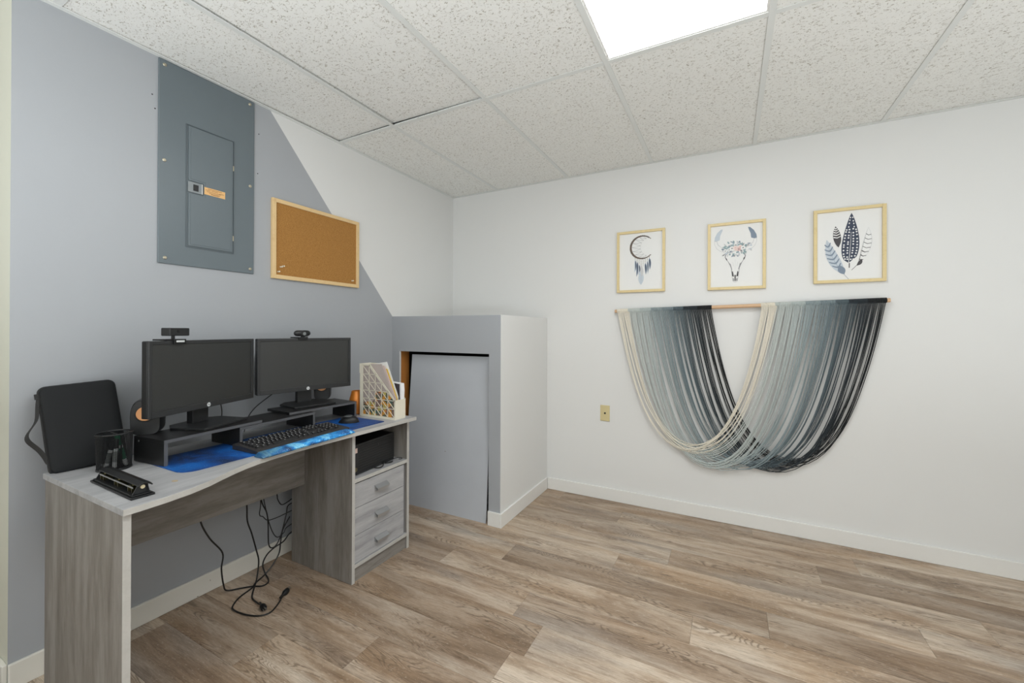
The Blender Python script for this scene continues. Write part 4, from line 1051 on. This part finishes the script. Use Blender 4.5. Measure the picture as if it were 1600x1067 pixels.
# ------------------------------------------------------------------ cords under and behind the desk
RC = .0034
FL = .0042
def cord(label, pts, r=RC, plug=None):
    t = thing('power_cord', label, 'cord', (pts[-1][0], pts[-1][1], min(p[2] for p in pts)), group='black cords hanging under the desk')
    pts = [(min(p[0], .094), p[1], p[2]) if p[1] > -1.605 and p[2] > .08 else p for p in pts]
    obj('wire', MB().tube(pts, r, 7, 6), M_RUB, t, smooth=True)
    if plug:
        a, b = Vector(plug[0]), Vector(plug[1]); d = (b-a).normalized(); q = d.to_track_quat('Z', 'Y').to_matrix().to_4x4(); q.translation = a
        pg = obj('plug', MB().lathe([(.004, -.03), (.005, -.012), (.010, 0), (.0125, .006), (.012, .024), (.0105, .027)], q, 12), M_BLK, t, smooth=True)
        mb = MB().box((-.0065, -.003, .027), (-.005, .003, .042), q).box((.005, -.003, .027), (.0065, .003, .042), q).cyl(q @ Vector((0, .006, .027)), q @ Vector((0, .006, .043)), .0022, 8)
        obj('prong', mb, M_STEEL, pg)
cord('black cord hanging farthest left under the desk, looping along the floor', [(.10,-2.02,.55),(.10,-2.0,.44),(.10,-1.998,.372),(.10,-1.963,.287),(.10,-1.91,.198),(.10,-1.914,.128),(.10,-1.905,.05),(.09,-1.885,.010),(.12,-1.84,FL),(.154,-1.806,FL),(.19,-1.783,FL),(.190,-1.755,FL),(.161,-1.735,FL),(.115,-1.722,.012),(.105,-1.728,.055),(.11,-1.712,.095),(.11,-1.672,.115),(.11,-1.623,.125),(.11,-1.58,.142),(.105,-1.52,.16)])
cord('black cord hanging second from left, ending in a plug on the floor', [(.13,-1.83,.55),(.13,-1.82,.387),(.13,-1.817,.312),(.13,-1.797,.245),(.13,-1.774,.152),(.13,-1.763,.095),(.145,-1.78,.03),(.165,-1.802,.008),(.205,-1.835,FL),(.243,-1.858,FL),(.29,-1.867,.006),(.325,-1.872,.010)], plug=((.345,-1.876,.0135),(.375,-1.884,.0135)))
cord('black cord curling over the floor to a plug nearest the drawers', [(.11,-1.58,.232),(.11,-1.627,.187),(.11,-1.639,.132),(.11,-1.647,.076),(.115,-1.685,.034),(.12,-1.73,.008),(.150,-1.79,.0105),(.164,-1.816,FL),(.183,-1.880,FL),(.215,-1.925,FL),(.25,-1.942,FL),(.329,-1.934,FL),(.385,-1.912,FL),(.405,-1.880,FL),(.392,-1.845,FL),(.374,-1.815,.006),(.360,-1.795,.011)], plug=((.350,-1.779,.0135),(.338,-1.752,.0135)))
cord('black cord hanging in a deep U shape just left of the drawers', [(.11,-1.76,.52),(.11,-1.739,.376),(.11,-1.713,.309),(.11,-1.705,.247),(.11,-1.702,.149),(.11,-1.686,.12),(.11,-1.66,.126),(.11,-1.635,.171),(.11,-1.61,.257),(.11,-1.589,.293),(.105,-1.55,.30)], .0030)
cord('thin black cord kinked to the right at mid height behind the desk', [(.10,-1.76,.52),(.10,-1.737,.375),(.10,-1.742,.308),(.10,-1.725,.29),(.10,-1.701,.263),(.10,-1.652,.257),(.10,-1.58,.259),(.10,-1.54,.262)], .0022)
cord('thin black cord dipping in a V shape behind the desk', [(.12,-1.755,.52),(.12,-1.731,.369),(.12,-1.701,.238),(.12,-1.668,.169),(.12,-1.631,.173),(.12,-1.60,.18),(.09,-1.55,.19)], .0022)
cord('short black cord loop just under the rail beside the drawers', [(.10,-1.67,.52),(.10,-1.653,.377),(.10,-1.649,.348),(.10,-1.628,.314),(.10,-1.589,.314),(.10,-1.55,.33)], .0026)
# monitor cables behind the riser
cord_g = 'thin cables behind the monitors'
def mcable(label, pts, r=.0024): tag(obj('cable', MB().tube(pts, r, 6, 6), M_RUB, smooth=True), label, 'cable', cord_g)
mcable('black cable curving down from the right monitor to the gap in the riser', [(.10,-1.58,.93),(.085,-1.64,.905),(.08,-1.70,.870),(.085,-1.76,.832),(.06,-1.78,.78),(.03,-1.78,.70)])
mcable('black cable dropping behind the left monitor at its right end', [(.13,-1.93,.96),(.085,-1.915,.90),(.08,-1.905,.84),(.07,-1.905,.78),(.05,-1.905,.70)])
mcable('black cable dropping behind the left monitor beside its neck', [(.14,-2.15,.95),(.10,-2.15,.90),(.085,-2.15,.84),(.07,-2.15,.76),(.06,-2.15,.70)])
